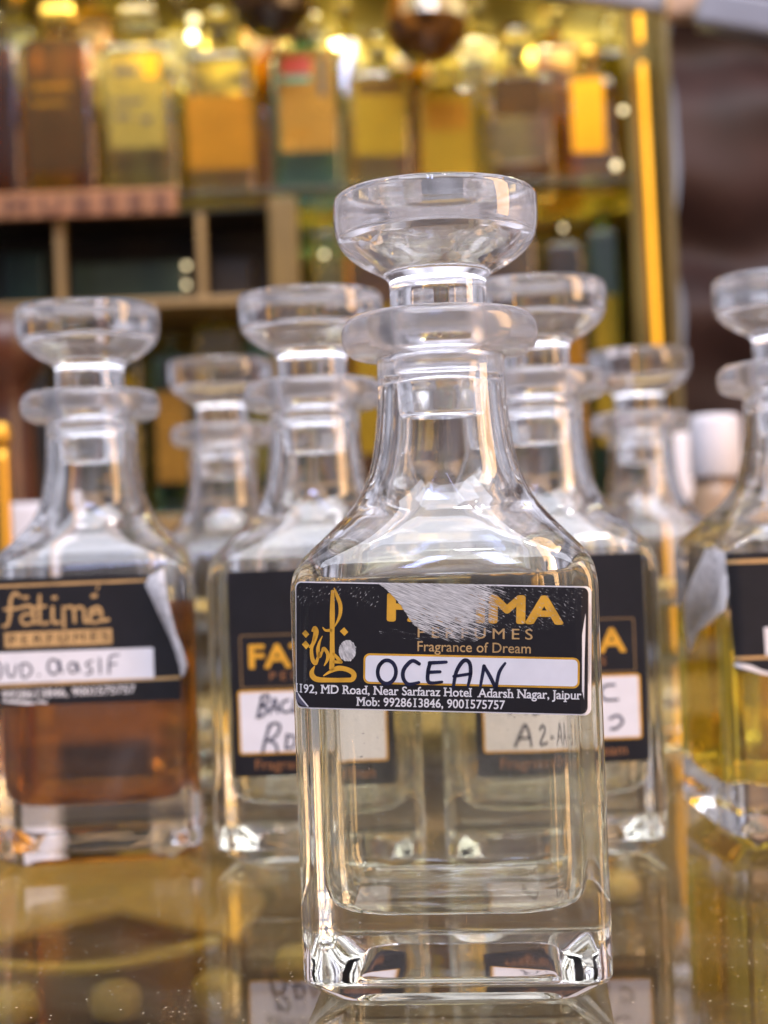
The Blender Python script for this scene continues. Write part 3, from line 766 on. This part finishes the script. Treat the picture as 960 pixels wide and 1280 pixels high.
# ------------------------------------------------------------------ wall cabinet behind the counter
Y0 = 1190 + CAM_POS.y      # front plane of the cabinet, y in mm
YB = 1345 + CAM_POS.y      # back plane
def zx(px, py, depth): p = pt(px, py, depth); return p.x, p.z
cab = empty('wall_cabinet', (0, YB, 0))
tag(cab, 'lit wall cabinet with golden back and glass shelves holding bottles', 'cabinet')
M_BACK = solid('golden_back', (0.36, 0.275, 0.06), 0.13, metal=0.75, color2=(0.13, 0.095, 0.022), vscale=13, bump=0.15, bscale=8)
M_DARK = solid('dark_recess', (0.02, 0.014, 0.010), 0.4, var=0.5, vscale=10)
M_BEIGE = solid('beige_laminate', (0.27, 0.17, 0.065), 0.45, var=0.2, vscale=14)
M_SHELF = glass('green_edged_shelf_glass', (0.90, 0.92, 0.70), 1.5, 0.03)
M_SIGN = solid('copper_sign', (0.30, 0.12, 0.055), 0.45, color2=(0.22, 0.10, 0.04), vscale=18)
M_SIGNL = solid('dark_sign_letter', (0.10, 0.035, 0.018), 0.5)
xl, zt = zx(-140, -160, 1345); xr, zb = zx(842, 828, 1345)
child_box('back_panel', xl, xr, YB, YB + 12, 0, 640, M_BACK, cab)
xr_ = zx(838, 300, 1190)[0]
# glass shelves
sx0, sz = zx(-140, 240, 1190); sx1, _ = zx(792, 240, 1190); _, SHELF1 = zx(300, 234, 1190)
child_box('glass_shelf', sx0, sx1, Y0 + 2, YB - 1, SHELF1 - 6, SHELF1, M_SHELF, cab, 0.6)
_, SHELF0 = zx(430, 72, 1200)
child_box('top_board', sx0, sx1, Y0 - 30, YB - 1, 612, 630, M_BEIGE, cab, 1)
_, SHELF2 = zx(300, 640, 1190)
child_box('wooden_shelf', sx0, sx1, Y0 + 3, YB - 1, SHELF2 - 14, SHELF2, M_BEIGE, cab, 1)
# dark recess with posts, sign strip and rail
rx0 = zx(-140, 300, 1260)[0]; rx1, rz1 = zx(334, 248, 1190); _, rz0 = zx(334, 372, 1190)
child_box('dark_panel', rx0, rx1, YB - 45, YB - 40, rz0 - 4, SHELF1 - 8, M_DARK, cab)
child_box('dark_panel', rx0, rx1, Y0 + 22, YB - 46, SHELF1 - 13, SHELF1 - 9, M_DARK, cab)  # dark board added to cover the bright band under the glass shelf
for a, b in ((70, 80), (247, 257)):
    x0 = zx(a, 320, 1200)[0]; x1 = zx(b, 320, 1200)[0]
    child_box('post', x0, x1, Y0 + 4, Y0 + 18, rz0, rz1 - 8, M_BEIGE, cab, 1)
_, h0 = zx(170, 383, 1190); _, h1 = zx(170, 372, 1190)
child_box('rail', rx0, rx1, Y0 + 2, Y0 + 150, h0, h1, M_BEIGE, cab, 1)
x0 = zx(337, 320, 1190)[0]; x1 = zx(372, 320, 1190)[0]
child_box('post', x0, x1, Y0 + 1, Y0 + 30, SHELF2, SHELF1 - 8, solid('gold_laminate', (0.17, 0.105, 0.026), 0.4, var=0.25, vscale=12), cab, 1.5)
s0, z0s = zx(-120, 268, 1186); s1, _ = zx(221, 268, 1186); _, zA0 = zx(100, 270, 1186); _, zA1 = zx(100, 238, 1186)
sign = child_box('sign_strip', s0, s1, Y0 - 8, Y0 + 1, zA0, zA1, M_SIGN, cab, 0.5)
def flat_text(parent, name, s, x0, x1, y, zbase, cap, mat, bold=0.0, spacing=1.0):
    V, F = bolden(*text_mesh(s, 0.0, spacing), bold)
    mx0, mx1 = min(v[0] for v in V), max(v[0] for v in V)
    ch = max(v[1] for v in text_mesh('H', 0.0, 1.0)[0])
    l = Vector(parent.location / MM)
    if parent.parent: l += Vector(parent.parent.location / MM)
    return mesh_obj(name, [(x0 + (x - mx0) / (mx1 - mx0) * (x1 - x0) - l.x, y - h * 10 - l.y, zbase + v / ch * cap - l.z) for x, v, h in V], F, mat, parent)
flat_text(sign, 'sign_lettering', 'MUBEES', zx(4, 250, 1180)[0], zx(210, 250, 1180)[0], Y0 - 9, zx(100, 264, 1182)[1], 12.5, M_SIGNL, bold=0.03, spacing=1.5)
# right-hand mirrored side, light strip, edge
M_MIRR = solid('bronze_mirror', (0.30, 0.22, 0.07), 0.18, metal=0.85, var=0.3, vscale=10)
xm0 = zx(792, 300, 1210)[0]; xm1 = zx(836, 300, 1210)[0]
child_box('mirror_side', xm0, xm1, Y0 + 25, Y0 + 34, 0, 560, M_MIRR, cab, 1)
M_EDGE = solid('olive_edge', (0.13, 0.10, 0.04), 0.35, metal=0.2, var=0.3, vscale=12)
child_box('edge_post', zx(836, 300, 1190)[0], zx(846, 300, 1190)[0], Y0 - 4, YB, 0, 560, M_EDGE, cab, 1)
M_STRIP = solid('amber_led_strip', (0.9, 0.5, 0.05), 0.4, emit=(1.0, 0.40, 0.012), estr=1.25)
lc = cab.location / MM
for q0, q1 in (((796, -40), (801, 52)), ((803, 78), (843, 812))):
    V, F = bar_geo(pt(*q0, 1205), pt(*q1, 1205), 3.7, 3)
    mesh_obj('light_strip', [(v[0] - lc.x, v[1] - lc.y, v[2] - lc.z) for v in V], F, M_STRIP, cab)

# lamps the cabinet has
xa, _ = zx(380, 0, 1260)
area('cabinet_lamp', ((xa) * MM, (Y0 + 60) * MM, 0.62), (xa * MM, (Y0 + 70) * MM, 0.2), 0.62, 0.06, 0.80, (1.0, 0.90, 0.42))
area('cabinet_lamp', ((xa) * MM, (Y0 - 90) * MM, 0.60), (xa * MM, (Y0 + 90) * MM, 0.33), 0.62, 0.05, 0.55, (1.0, 0.91, 0.46))
area('counter_lamp', (0, 0.75, -0.03), (0, 0.1, -0.085), 1.1, 0.03, 0.16, (1.0, 0.74, 0.38))
area('shelf_strip', (xa * MM, (YB - 7) * MM, (SHELF1 + 3) * MM), (xa * MM, (YB - 14) * MM, 0.7), 0.60, 0.008, 0.75, (1.0, 0.85, 0.30))
M_GLINT = solid('warm_glint', (1, 0.9, 0.6), 0.4, emit=(1.0, 0.86, 0.5), estr=1.7)  # glow for the highlight beads, not one of the cabinet's lamps

# ---- cabinet bottles
def flacon(px0, px1, py_top, depth, z_base, body_mat, label, py_stop=None, lab=None, stop_mat=None, stop_kind='block', name='perfume_bottle', deep=0.55, grp='perfume bottles in the lit cabinet', lid_level=None):
    y = depth + CAM_POS.y
    x0 = zx(px0, 300, depth)[0]; x1 = zx(px1, 300, depth)[0]; cx = (x0 + x1) / 2; hw = (x1 - x0) / 2
    xm = (px0 + px1) / 2
    zt = pt(xm, py_top, depth).z - z_base
    root = empty(name, (cx, y, z_base)); tag(root, label, 'bottle', grp)
    hd = hw * deep
    def sec(sx, sy, rc):
        base = section(1.0, rc)
        return [(px * sx, py * sy) for px, py in base]
    rings = []
    for z, k, rc in ((0, .80, .3), (0.8, .9, .3), (3, .985, .28), (6, 1, .26), (zt - 9, 1, .26), (zt - 4, .96, .3), (zt - 1.5, .82, .5), (zt, .55, .8), (zt + .5, .34, .95), (zt + 6, .32, .95), (zt + 7, .38, .95), (zt + 9, .38, .95)):
        if k < .5: rings.append(([(px * hw * k, py * hw * k) for px, py in section(1.0, .95)], z))
        else: rings.append((sec(hw * k, hd * k, rc), z))
    V, F = loft(rings, 0.6, zt + 9)
    mesh_obj('body', V, F, body_mat, root, True)
    if stop_mat:
        zs = zt + 9.2
        hs = (pt(xm, py_stop, depth).z - z_base - zs) if py_stop is not None else hw * 1.0
        if stop_kind == 'block':
            V, F = loft([(sec(hw * .42, hw * .36, .3), zs), (sec(hw * .50, hw * .42, .3), zs + 1.5), (sec(hw * .50, hw * .42, .3), zs + hs - 2), (sec(hw * .44, hw * .36, .4), zs + hs)], zs, zs + hs)
        else:
            V, F = lathe([(0, zs), (hw * .25, zs), (hw * .22, zs + hs * .2), (hw * .55, zs + hs * .5), (hw * .58, zs + hs * .8), (hw * .4, zs + hs), (0, zs + hs)], 28)
        mesh_obj('stopper', V, F, stop_mat, root, True)
    if lab:
        f0, f1, g0, g1, m, extra = lab
        yy = -hd - 0.3
        a, b = -hw + 2 * hw * f0, -hw + 2 * hw * f1
        lo = mesh_obj('label', [(a, yy, zt * g0), (b, yy, zt * g0), (b, yy, zt * g1), (a, yy, zt * g1), (a, yy + .2, zt * g0), (b, yy + .2, zt * g0), (b, yy + .2, zt * g1), (a, yy + .2, zt * g1)],
                      [(0, 1, 2, 3), (7, 6, 5, 4), (0, 4, 5, 1), (3, 2, 6, 7), (0, 3, 7, 4), (1, 5, 6, 2)], m, root)
        for (e0, e1, q0, q1, em) in extra:
            ua, ub = a + (b - a) * e0, a + (b - a) * e1; va, vb = zt * (g0 + (g1 - g0) * q0), zt * (g0 + (g1 - g0) * q1)
            mesh_obj('printed_block', [(ua, yy - .3, va), (ub, yy - .3, va), (ub, yy - .3, vb), (ua, yy - .3, vb)], [(0, 1, 2, 3)], em, lo)
    return root

def tint(n, c, r=0.0):
    m = glass(n, c, 1.17, r)     # a filled, thin walled bottle bends what is behind it only a little; the coat gives the glass its shine
    b = m.node_tree.nodes['Principled BSDF']; b.inputs['Coat Weight'].default_value = 1; b.inputs['Coat IOR'].default_value = 1.6; b.inputs['Coat Roughness'].default_value = 0.02
    return m
T_BROWN = tint('reddish_brown_perfume', (0.45, 0.16, 0.05)); T_LEMON = tint('lemon_perfume', (0.93, 0.86, 0.26)); T_PALE = tint('pale_yellow_perfume', (0.94, 0.83, 0.30))
T_ORANGE = tint('orange_perfume', (0.95, 0.68, 0.18)); T_TEAL = tint('teal_perfume', (0.25, 0.62, 0.60)); T_OLIVE = tint('olive_perfume', (0.80, 0.74, 0.24)); T_CLEAR = tint('clear_tint', (0.95, 0.90, 0.66))
T_GREEN = tint('green_perfume', (0.20, 0.62, 0.30)); T_DKBR = tint('dark_brown_perfume', (0.30, 0.16, 0.05)); T_AMB = tint('amber_glass', (0.85, 0.52, 0.12))
def film(name, color, op, var=0.2):
    m = solid(name, color, 0.5, var=var, vscale=45, spec=0.2)
    t = m.node_tree; b = t.nodes['Principled BSDF']
    tr = t.nodes.new('ShaderNodeBsdfTransparent'); tr.inputs['Color'].default_value = tuple(min(1, c * 0.6 / max(color) + 0.38) for c in color) + (1,)
    ms = t.nodes.new('ShaderNodeMixShader'); ms.inputs['Fac'].default_value = op
    t.links.new(tr.outputs[0], ms.inputs[1]); t.links.new(b.outputs[0], ms.inputs[2]); t.links.new(ms.outputs[0], t.nodes['Material Output'].inputs['Surface'])
    return m
P_DK = film('dark_label', (0.055, 0.030, 0.010), 0.6); P_CREAM = film('cream_label', (0.36, 0.29, 0.08), 0.42); P_OR = film('orange_label', (0.42, 0.215, 0.016), 0.45)
P_PEACH = film('peach_label', (0.42, 0.235, 0.04), 0.5); P_RED = solid('red_block', (0.45, 0.06, 0.05), 0.5); P_TEALB = solid('teal_block', (0.08, 0.30, 0.26), 0.5)
P_YEL = film('yellow_label', (0.42, 0.30, 0.025), 0.4); P_BRIGHT = solid('bright_orange_label', (0.80, 0.36, 0.006), 0.5, var=0.15, vscale=40, spec=0.2); P_TXT = solid('dark_print', (0.06, 0.04, 0.02), 0.5)
M_GOLDCAP = solid('gold_metal', (0.75, 0.48, 0.10), 0.25, metal=0.9); M_DKCAP = solid('dark_cap', (0.035, 0.02, 0.012), 0.3)
DZ = 1245
Z1 = SHELF1 + 0.3
flacon(-46, 34, 50, DZ, Z1, T_BROWN, 'reddish brown bottle cut by the left edge, upper cabinet shelf', 10, None, T_CLEAR)
flacon(38, 128, 48, DZ, Z1, T_ORANGE, 'bottle with dark brown label and gold cap on the upper shelf', 0, (.04, .86, .2, .97, P_DK, [(.12, .8, .62, .66, P_OR), (.12, .7, .5, .53, P_OR)]), M_GOLDCAP)
flacon(136, 230, 52, DZ, Z1, T_LEMON, 'lemon yellow bottle with cream label and dark print on the upper shelf', 0, (.1, .84, .33, .92, P_CREAM, [(.1, .55, .75, .83, P_TXT), (.65, .9, .72, .95, P_BRIGHT), (.1, .6, .45, .5, P_TXT), (.1, .4, .3, .36, P_TXT), (.55, .75, .25, .32, P_TXT)]), T_CLEAR)
flacon(239, 325, 62, DZ, Z1, T_PALE, 'pale bottle with wide orange label, clear faceted top, upper shelf', 8, (.02, .98, .2, .68, P_OR, []), T_CLEAR, 'round')
flacon(346, 434, 62, DZ, Z1, T_TEAL, 'bottle of teal perfume with peach label and red block', 10, (.12, .92, .30, .96, P_PEACH, [(.06, .58, .78, .95, P_RED), (.06, .55, .70, .76, P_TEALB), (.7, .84, .55, .95, P_TXT), (.1, .5, .15, .2, P_OR)]), T_CLEAR)
flacon(442, 520, 86, DZ, Z1, T_OLIVE, 'olive yellow bottle with dull yellow label behind the front stopper', 40, (.08, .92, .3, .9, P_YEL, [(.1, .9, .8, .95, P_DK)]), T_CLEAR, 'round')
flacon(528, 600, 105, DZ, Z1, T_PALE, 'narrow bottle with amber gold label above the front stopper', 60, (.05, .95, .05, .9, P_YEL, [(.1, .9, .6, .9, P_OR)]), T_CLEAR)
flacon(608, 700, 92, DZ + 10, Z1, T_PALE, 'clear bottle with dark brown label right of the front stopper', 30, (.15, .8, .62, .94, P_DK, []), T_CLEAR, 'round')
flacon(712, 778, 96, DZ - 5, Z1, T_AMB, 'bright orange bottle beside the light strip, upper shelf', 60, (.1, .72, .3, .96, P_BRIGHT, []), M_GOLDCAP, 'round')
# a second row behind, seen in the gaps
back = [(-4, 56, 20, T_OLIVE, M_GOLDCAP, 'olive bottle in the back row behind the reddish brown one'), (96, 150, 8, T_AMB, T_CLEAR, 'amber bottle in the back row between the dark labelled and the lemon bottles'),
        (208, 262, 30, T_OLIVE, T_CLEAR, 'olive bottle in the back row between the lemon and the orange labelled bottles'), (312, 362, 20, T_AMB, M_DKCAP, 'amber bottle in the back row left of the teal bottle'),
        (418, 462, 40, T_OLIVE, T_CLEAR, 'olive bottle in the back row right of the teal bottle'), (500, 548, 62, T_AMB, M_GOLDCAP, 'amber bottle in the back row above the front stopper'),
        (584, 630, 40, T_OLIVE, T_CLEAR, 'tall olive bottle in the back row left of the clear dark labelled one'), (676, 730, 50, T_AMB, T_CLEAR, 'amber bottle in the back row left of the bright orange one'),
        (752, 792, 60, T_OLIVE, T_CLEAR, 'olive bottle in the back row between the bright orange one and the light strip')]
for px0, px1, top, m, sm, lb in back:
    flacon(px0, px1, top, 1306, Z1, m, lb, top - 46, None, sm, 'round', grp='bottles in the back row of the upper shelf')
for k in range(7):
    sxk = zx(60 + 115 * k, 0, 1130)[0]
    area('cabinet_spot', (sxk * MM, (Y0 - 70) * MM, 0.60 + 0.012 * (k % 3)), (sxk * MM, (Y0 + 90) * MM, SHELF1 * MM + 0.04), 0.014, 0.014, 0.12, (1.0, 0.86, 0.42), 'DISK')
# wedge-shaped dark dish, and two globes hung from the top board
def wedge():
    p = pt(652, 200, DZ - 25); r = empty('brown_dish', (p.x, p.y, Z1)); tag(r, 'dark brown wedge shaped dish on the upper shelf right of the front stopper', 'dish')
    V, F = lathe([(0, 0), (12, 0), (14, 1.5), (25, 12), (27, 15), (25.5, 15.3), (22, 13), (12, 4), (0, 3)], 40)
    mesh_obj('bowl', [(v[0], v[1] * .6, v[2]) for v in V], F, solid('brown_glaze', (0.10, 0.05, 0.02), 0.2), r, True)
wedge()
def globe(px, py, depth, rad, mat, label):
    p = pt(px, py, depth); r = empty('glass_globe', p); tag(r, label, 'ornament', 'dark glass globes hung in the cabinet')
    V, F = lathe([(0, -rad), (rad * .5, -rad * .88), (rad * .87, -rad * .5), (rad, -rad * .05), (rad * .9, rad * .45), (rad * .6, rad * .8), (rad * .2, rad * .98), (rad * .16, rad * 1.15), (0, rad * 1.15)], 14)
    mesh_obj('globe', V, F, mat, r, False)
    V, F = lathe([(0, rad * 1.16), (1.2, rad * 1.16), (1.2, 611.5 - p.z), (0, 611.5 - p.z)], 10)
    mesh_obj('cord', V, F, M_DKCAP, r, False)
globe(340, -6, 1200, 35, solid('smoky_brown_glass', (0.035, 0.016, 0.006), 0.12, var=0.5, vscale=40), 'dark brown glass globe hung at the top above the peach labelled bottle')
globe(533, 27, 1200, 33.5, solid('honey_glass', (0.16, 0.06, 0.008), 0.1, color2=(0.02, 0.008, 0.003), vscale=70), 'amber faceted glass globe hung at the top above the front stopper')

# mid and lower cabinet rows
Z2 = SHELF2 + 0.3
low = [(120, 172, 410, T_OLIVE, P_YEL, 'small olive bottle with yellow label under the beige rail, nearest the amber decanter'),
       (184, 232, 440, T_TEAL, P_PEACH, 'small teal bottle with peach label under the beige rail'),
       (240, 296, 405, T_LEMON, P_OR, 'small lemon bottle with orange label above a small far decanter'),
       (302, 345, 420, T_GREEN, P_CREAM, 'small green bottle with cream label before the gold post'),
       (392, 424, 285, T_LEMON, P_CREAM, 'tall thin lemon bottle beside the gold post, left of the front stopper'),
       (432, 500, 300, T_AMB, P_YEL, 'amber bottle behind the front stopper on the lower shelf'),
       (512, 580, 300, T_OLIVE, P_DK, 'olive bottle with dark label hidden behind the front neck'),
       (596, 670, 290, T_AMB, P_DK, 'amber bottle with dark label on the lower shelf right of the front stopper'),
       (682, 728, 300, T_DKBR, P_OR, 'dark brown bottle with orange label above the right small decanter'),
       (734, 772, 285, T_GREEN, P_YEL, 'green bottle with a yellow label left of the light strip')]
for px0, px1, top, m, lm, lb in low:
    flacon(px0, px1, top, 1255, Z2, m, lb, top - 22, (.1, .9, .2, .75, lm, []), M_GOLDCAP if m in (T_AMB, T_OLIVE) else T_CLEAR, 'round', grp='bottles on the lower cabinet shelf')
def tealbox(px0, px1, py0, py1, mat, label):
    x0, zt = zx(px0, py0, 1270); x1, zb = zx(px1, py1, 1270)
    o = box('glass_box', -(x1 - x0) / 2, (x1 - x0) / 2, -15, 15, 0, zt - h1 - 0.4, mat, None, 2)
    o.location = Vector(((x0 + x1) / 2, 1270 + CAM_POS.y, h1 + 0.3)) * MM
    tag(o, label, 'box')
tealbox(92, 236, 332, 366, solid('grey_teal_box', (0.045, 0.07, 0.05), 0.2, var=0.4, vscale=20), 'low grey teal box between the two posts of the dark recess')
tealbox(6, 60, 318, 366, solid('dark_teal_box', (0.02, 0.045, 0.04), 0.2, var=0.4, vscale=20), 'dark teal box left of the first post in the dark recess')
tealbox(266, 318, 325, 366, solid('brown_box', (0.05, 0.028, 0.012), 0.3, var=0.4, vscale=20), 'brown box right of the second post in the dark recess')
def glint(px, py, depth, r, label):  # glowing beads stand in for highlights and reflections, no bulbs are fitted
    p = pt(px, py, depth); V, F = lathe([(0, -r), (r * .7, -r * .7), (r, 0), (r * .7, r * .7), (0, r)], 16)
    o = mesh_obj('glint_bead', V, F, M_GLINT, None, True); o.location = p * MM
    tag(o, label, 'highlight', 'glowing beads set as highlights in the cabinet')
glint(242, 25, 1300, 5, 'small added bulb above the pale bottle with orange label')
glint(234, 108, 1320, 4.5, 'small added bulb between the lemon bottle and the orange labelled one')
glint(405, 318, 1225, 2.2, 'small added bulb by the tall thin lemon bottle')
glint(233, 332, 1240, 2.4, 'upper added bulb in the dark recess')
glint(233, 356, 1240, 2.2, 'lower added bulb in the dark recess')
glint(779, 138, 1190, 2.6, 'small added bulb beside the bright orange bottle')
glint(770, 207, 1190, 3, 'small added bulb at the foot of the bright orange bottle')
glint(704, 285, 1200, 1.8, 'small added bulb under the upper shelf at right')

# ------------------------------------------------------------------ right: brown drape, rails, white cartons
def drape():
    x0, x1 = zx(846, 300, 1420)[0], zx(1150, 300, 1420)[0]
    nx, nz = 40, 90; V, F = [], []
    for j in range(nz + 1):
        z = 20 + 620 * j / nz
        for i in range(nx + 1):
            x = x0 + (x1 - x0) * i / nx
            ph = z / 26.0 + 0.35 * math.sin(x / 60.0 + z / 90) + 0.3 * math.sin(x / 23.0 + z / 70)
            d = 20 * math.sin(ph) + 9 * math.sin(ph * 1.7 + x / 90)
            V.append((x, 1420 + CAM_POS.y + d - (z - 200) * 0.06, z))
    for j in range(nz):
        for i in range(nx):
            a = j * (nx + 1) + i; F.append((a, a + 1, a + nx + 2, a + nx + 1))
    o = mesh_obj('brown_drape', V, F, solid('brown_satin', (0.050, 0.019, 0.016), 0.65, var=0.5, vscale=12), None, True)
    tag(o, 'reddish brown cloth in soft level folds right of the cabinet', 'cloth')
drape()
M_STEEL = solid('grey_painted_steel', (0.18, 0.18, 0.21), 0.35, metal=0.3, var=0.15, vscale=30)
def rail(a, b, wd, label):
    p, q = pt(*a), pt(*b); l = p
    V, F = bar_geo((0, 0, 0), q - p, wd, wd)
    o = mesh_obj('steel_rail', V, F, M_STEEL); o.location = p * MM
    tag(o, label, 'rail')
rail((560, -32, 1130), (836, 8, 1130), 13, 'grey steel rail along the cabinet top, left of the joint')
rail((872, 12, 1100), (1010, 34, 1080), 26, 'wider grey steel rail in the top right corner')
jb = box('rail_joint', -14, 14, -10, 10, -11, 11, solid('tan_joint', (0.42, 0.26, 0.17), 0.5, var=0.2), None, 3, True); jb.location = pt(856, 6, 1118) * MM
tag(jb, 'tan joint block between the two steel rails', 'joint')
M_CARTON = solid('white_carton', (0.60, 0.59, 0.64), 0.5, var=0.05)
def carton(px0, px1, py, depth, label):
    x0, z1 = zx(px0, py, depth); x1 = zx(px1, py, depth)[0]
    o = box('white_carton', -(x1 - x0) / 2, (x1 - x0) / 2, -(x1 - x0) / 2, (x1 - x0) / 2, 0.3, z1, M_CARTON, None, 3.5, True)
    o.location = Vector(((x0 + x1) / 2, depth + CAM_POS.y, 0)) * MM
    tag(o, label, 'carton', 'white cartons on the counter')
def white_cap():
    p = pt(894, 560, 900); r = empty('white_capped_bottle', (p.x, p.y, 0)); tag(r, 'bottle with a rounded white cap behind the golden decanter at right', 'bottle')
    z0, z1 = pt(894, 596, 900).z, pt(894, 518, 900).z
    V, F = lathe([(0, 0.3), (15, 0.3), (16, 2), (16, z0 - 14), (13, z0 - 6), (11, z0 - 3), (11, z0 - .5), (0, z0 - .5)], 40)
    mesh_obj('body', V, F, solid('tan_bottle', (0.30, 0.20, 0.12), 0.3, var=0.3, vscale=30), r, True)
    V, F = lathe([(0, z0), (14.6, z0), (15.3, z0 + 1), (15.0, z1 - 4.5), (14.2, z1 - 1.6), (12.4, z1 - .3), (9, z1), (0, z1)], 48)
    mesh_obj('cap', V, F, M_CARTON, r, True)
white_cap()
carton(834, 863, 541, 960, 'narrow white carton just left of the white capped bottle')
carton(4, 66, 630, 900, 'low white carton behind the amber decanter')
def vase():
    p = pt(8, 500, 1000); r = empty('brown_vase', (p.x, p.y, 0)); tag(r, 'dark red brown round vase at the left edge behind the amber decanter', 'vase')
    zt = pt(8, 388, 1000).z
    V, F = lathe([(0, 0), (18, 0), (22, 8), (20, 80), (17, zt - 70), (14, zt - 52), (20, zt - 46), (29, zt - 30), (29, zt - 18), (22, zt - 6), (8, zt), (0, zt)], 40)
    mesh_obj('body', V, F, solid('red_brown_lacquer', (0.085, 0.024, 0.008), 0.35, color2=(0.025, 0.008, 0.004), vscale=22), r, True)
vase()
def pole():
    p = pt(2, 560, 860); r = empty('gold_bottle', (p.x, p.y, 0)); tag(r, 'slim gold bottle with round cap at the left edge', 'bottle')
    zt = pt(2, 528, 860).z; g = solid('brushed_gold', (0.70, 0.38, 0.05), 0.3, metal=0.8)
    V, F = lathe([(0, 0), (6, 0), (6, 20), (4, zt - 22), (4, zt - 15.5), (0, zt - 15.5)], 24); mesh_obj('body', V, F, g, r, True)
    V, F = lathe([(0, zt - 15), (3.5, zt - 15), (5.5, zt - 9), (5, zt - 2.5), (2.5, zt), (0, zt)], 24); mesh_obj('cap', V, F, g, r, True)
pole()
dk = child_box('dark_sheet', zx(-140, 500, 1160)[0], zx(60, 500, 1160)[0], Y0 - 32, Y0 - 24, 0.3, zx(30, 388, 1160)[1], M_DARK, cab)  # dark sheet added to make the left edge behind the vase dark

# ------------------------------------------------------------------ goods lying in the counter
M_CREAMG = solid('cream_gold', (0.80, 0.66, 0.20), 0.45, var=0.2, vscale=40)
ZT = -80
for i, (px, py, lb) in enumerate([(18, 1258, 'leftmost cream gold knob under the counter glass'), (145, 1252, 'cream gold knob under the counter glass, second from left'),
                                  (272, 1238, 'cream gold knob under the counter glass, nearest the front decanter'), (372, 1206, 'cream gold knob half behind the front decanter'),
                                  (775, 1110, 'cream gold knob right of the front decanter')]):
    p = on_plane(px, py, ZT + 12)
    V, F = lathe([(0, 0), (7, 0), (9.4, 2), (10, 6), (9.2, 10), (6, 12.5), (0, 13.2)], 32)
    o = mesh_obj('knob', V, F, M_CREAMG, None, True); o.location = Vector((p.x, p.y, ZT + 0.2)) * MM
    tag(o, lb, 'knob', 'cream gold knobs in the counter')
def sheet(name, outline, z, th, mat, label, cat):
    P = [on_plane(px, py, z) for px, py in outline]; c = sum(P, Vector()) / len(P); n = len(P)
    V = [(p.x - c.x, p.y - c.y, th) for p in P] + [(p.x - c.x, p.y - c.y, 0) for p in P]
    F = [tuple(range(n)), tuple(reversed(range(n, 2 * n)))] + [(i, n + i, n + (i + 1) % n, (i + 1) % n) for i in range(n)]
    o = mesh_obj(name, V, F, mat); o.location = Vector((c.x, c.y, z)) * MM
    tag(o, label, cat)
sheet('gold_envelope', [(0, 1200), (150, 1160), (270, 1192), (298, 1196), (312, 1180), (332, 1148), (318, 1125), (280, 1108), (200, 1085), (0, 1085), (-80, 1120)][::-1], ZT + 0.5, 3, solid('gold_card', (0.62, 0.45, 0.10), 0.4, color2=(0.48, 0.35, 0.11), vscale=12), 'gold card envelope with blunt pointed end under the counter glass', 'envelope')
def band(path, wd, z, mat, label):
    P = [on_plane(px, py, z) for px, py in path]; c = sum(P, Vector()) / len(P)
    bm = bmesh.new(); stroke_bm(bm, [(p.x - c.x, p.y - c.y) for p in P], wd)
    bmesh.ops.recalc_face_normals(bm, faces=bm.faces)
    r = bmesh.ops.extrude_face_region(bm, geom=bm.faces[:])
    for e in r['geom']:
        if isinstance(e, bmesh.types.BMVert): e.co.z += 2
    bm.verts.index_update()
    V = [tuple(v.co) for v in bm.verts]; F = [tuple(v.index for v in f.verts) for f in bm.faces]; bm.free()
    o = mesh_obj('gold_ribbon', V, F, mat); o.location = Vector((c.x, c.y, z)) * MM
    tag(o, label, 'ribbon')
band([(-60, 1222), (60, 1232), (160, 1225), (262, 1198)], 9, ZT + 4, M_CREAMG, 'curved gold ribbon under the counter glass before the knobs')
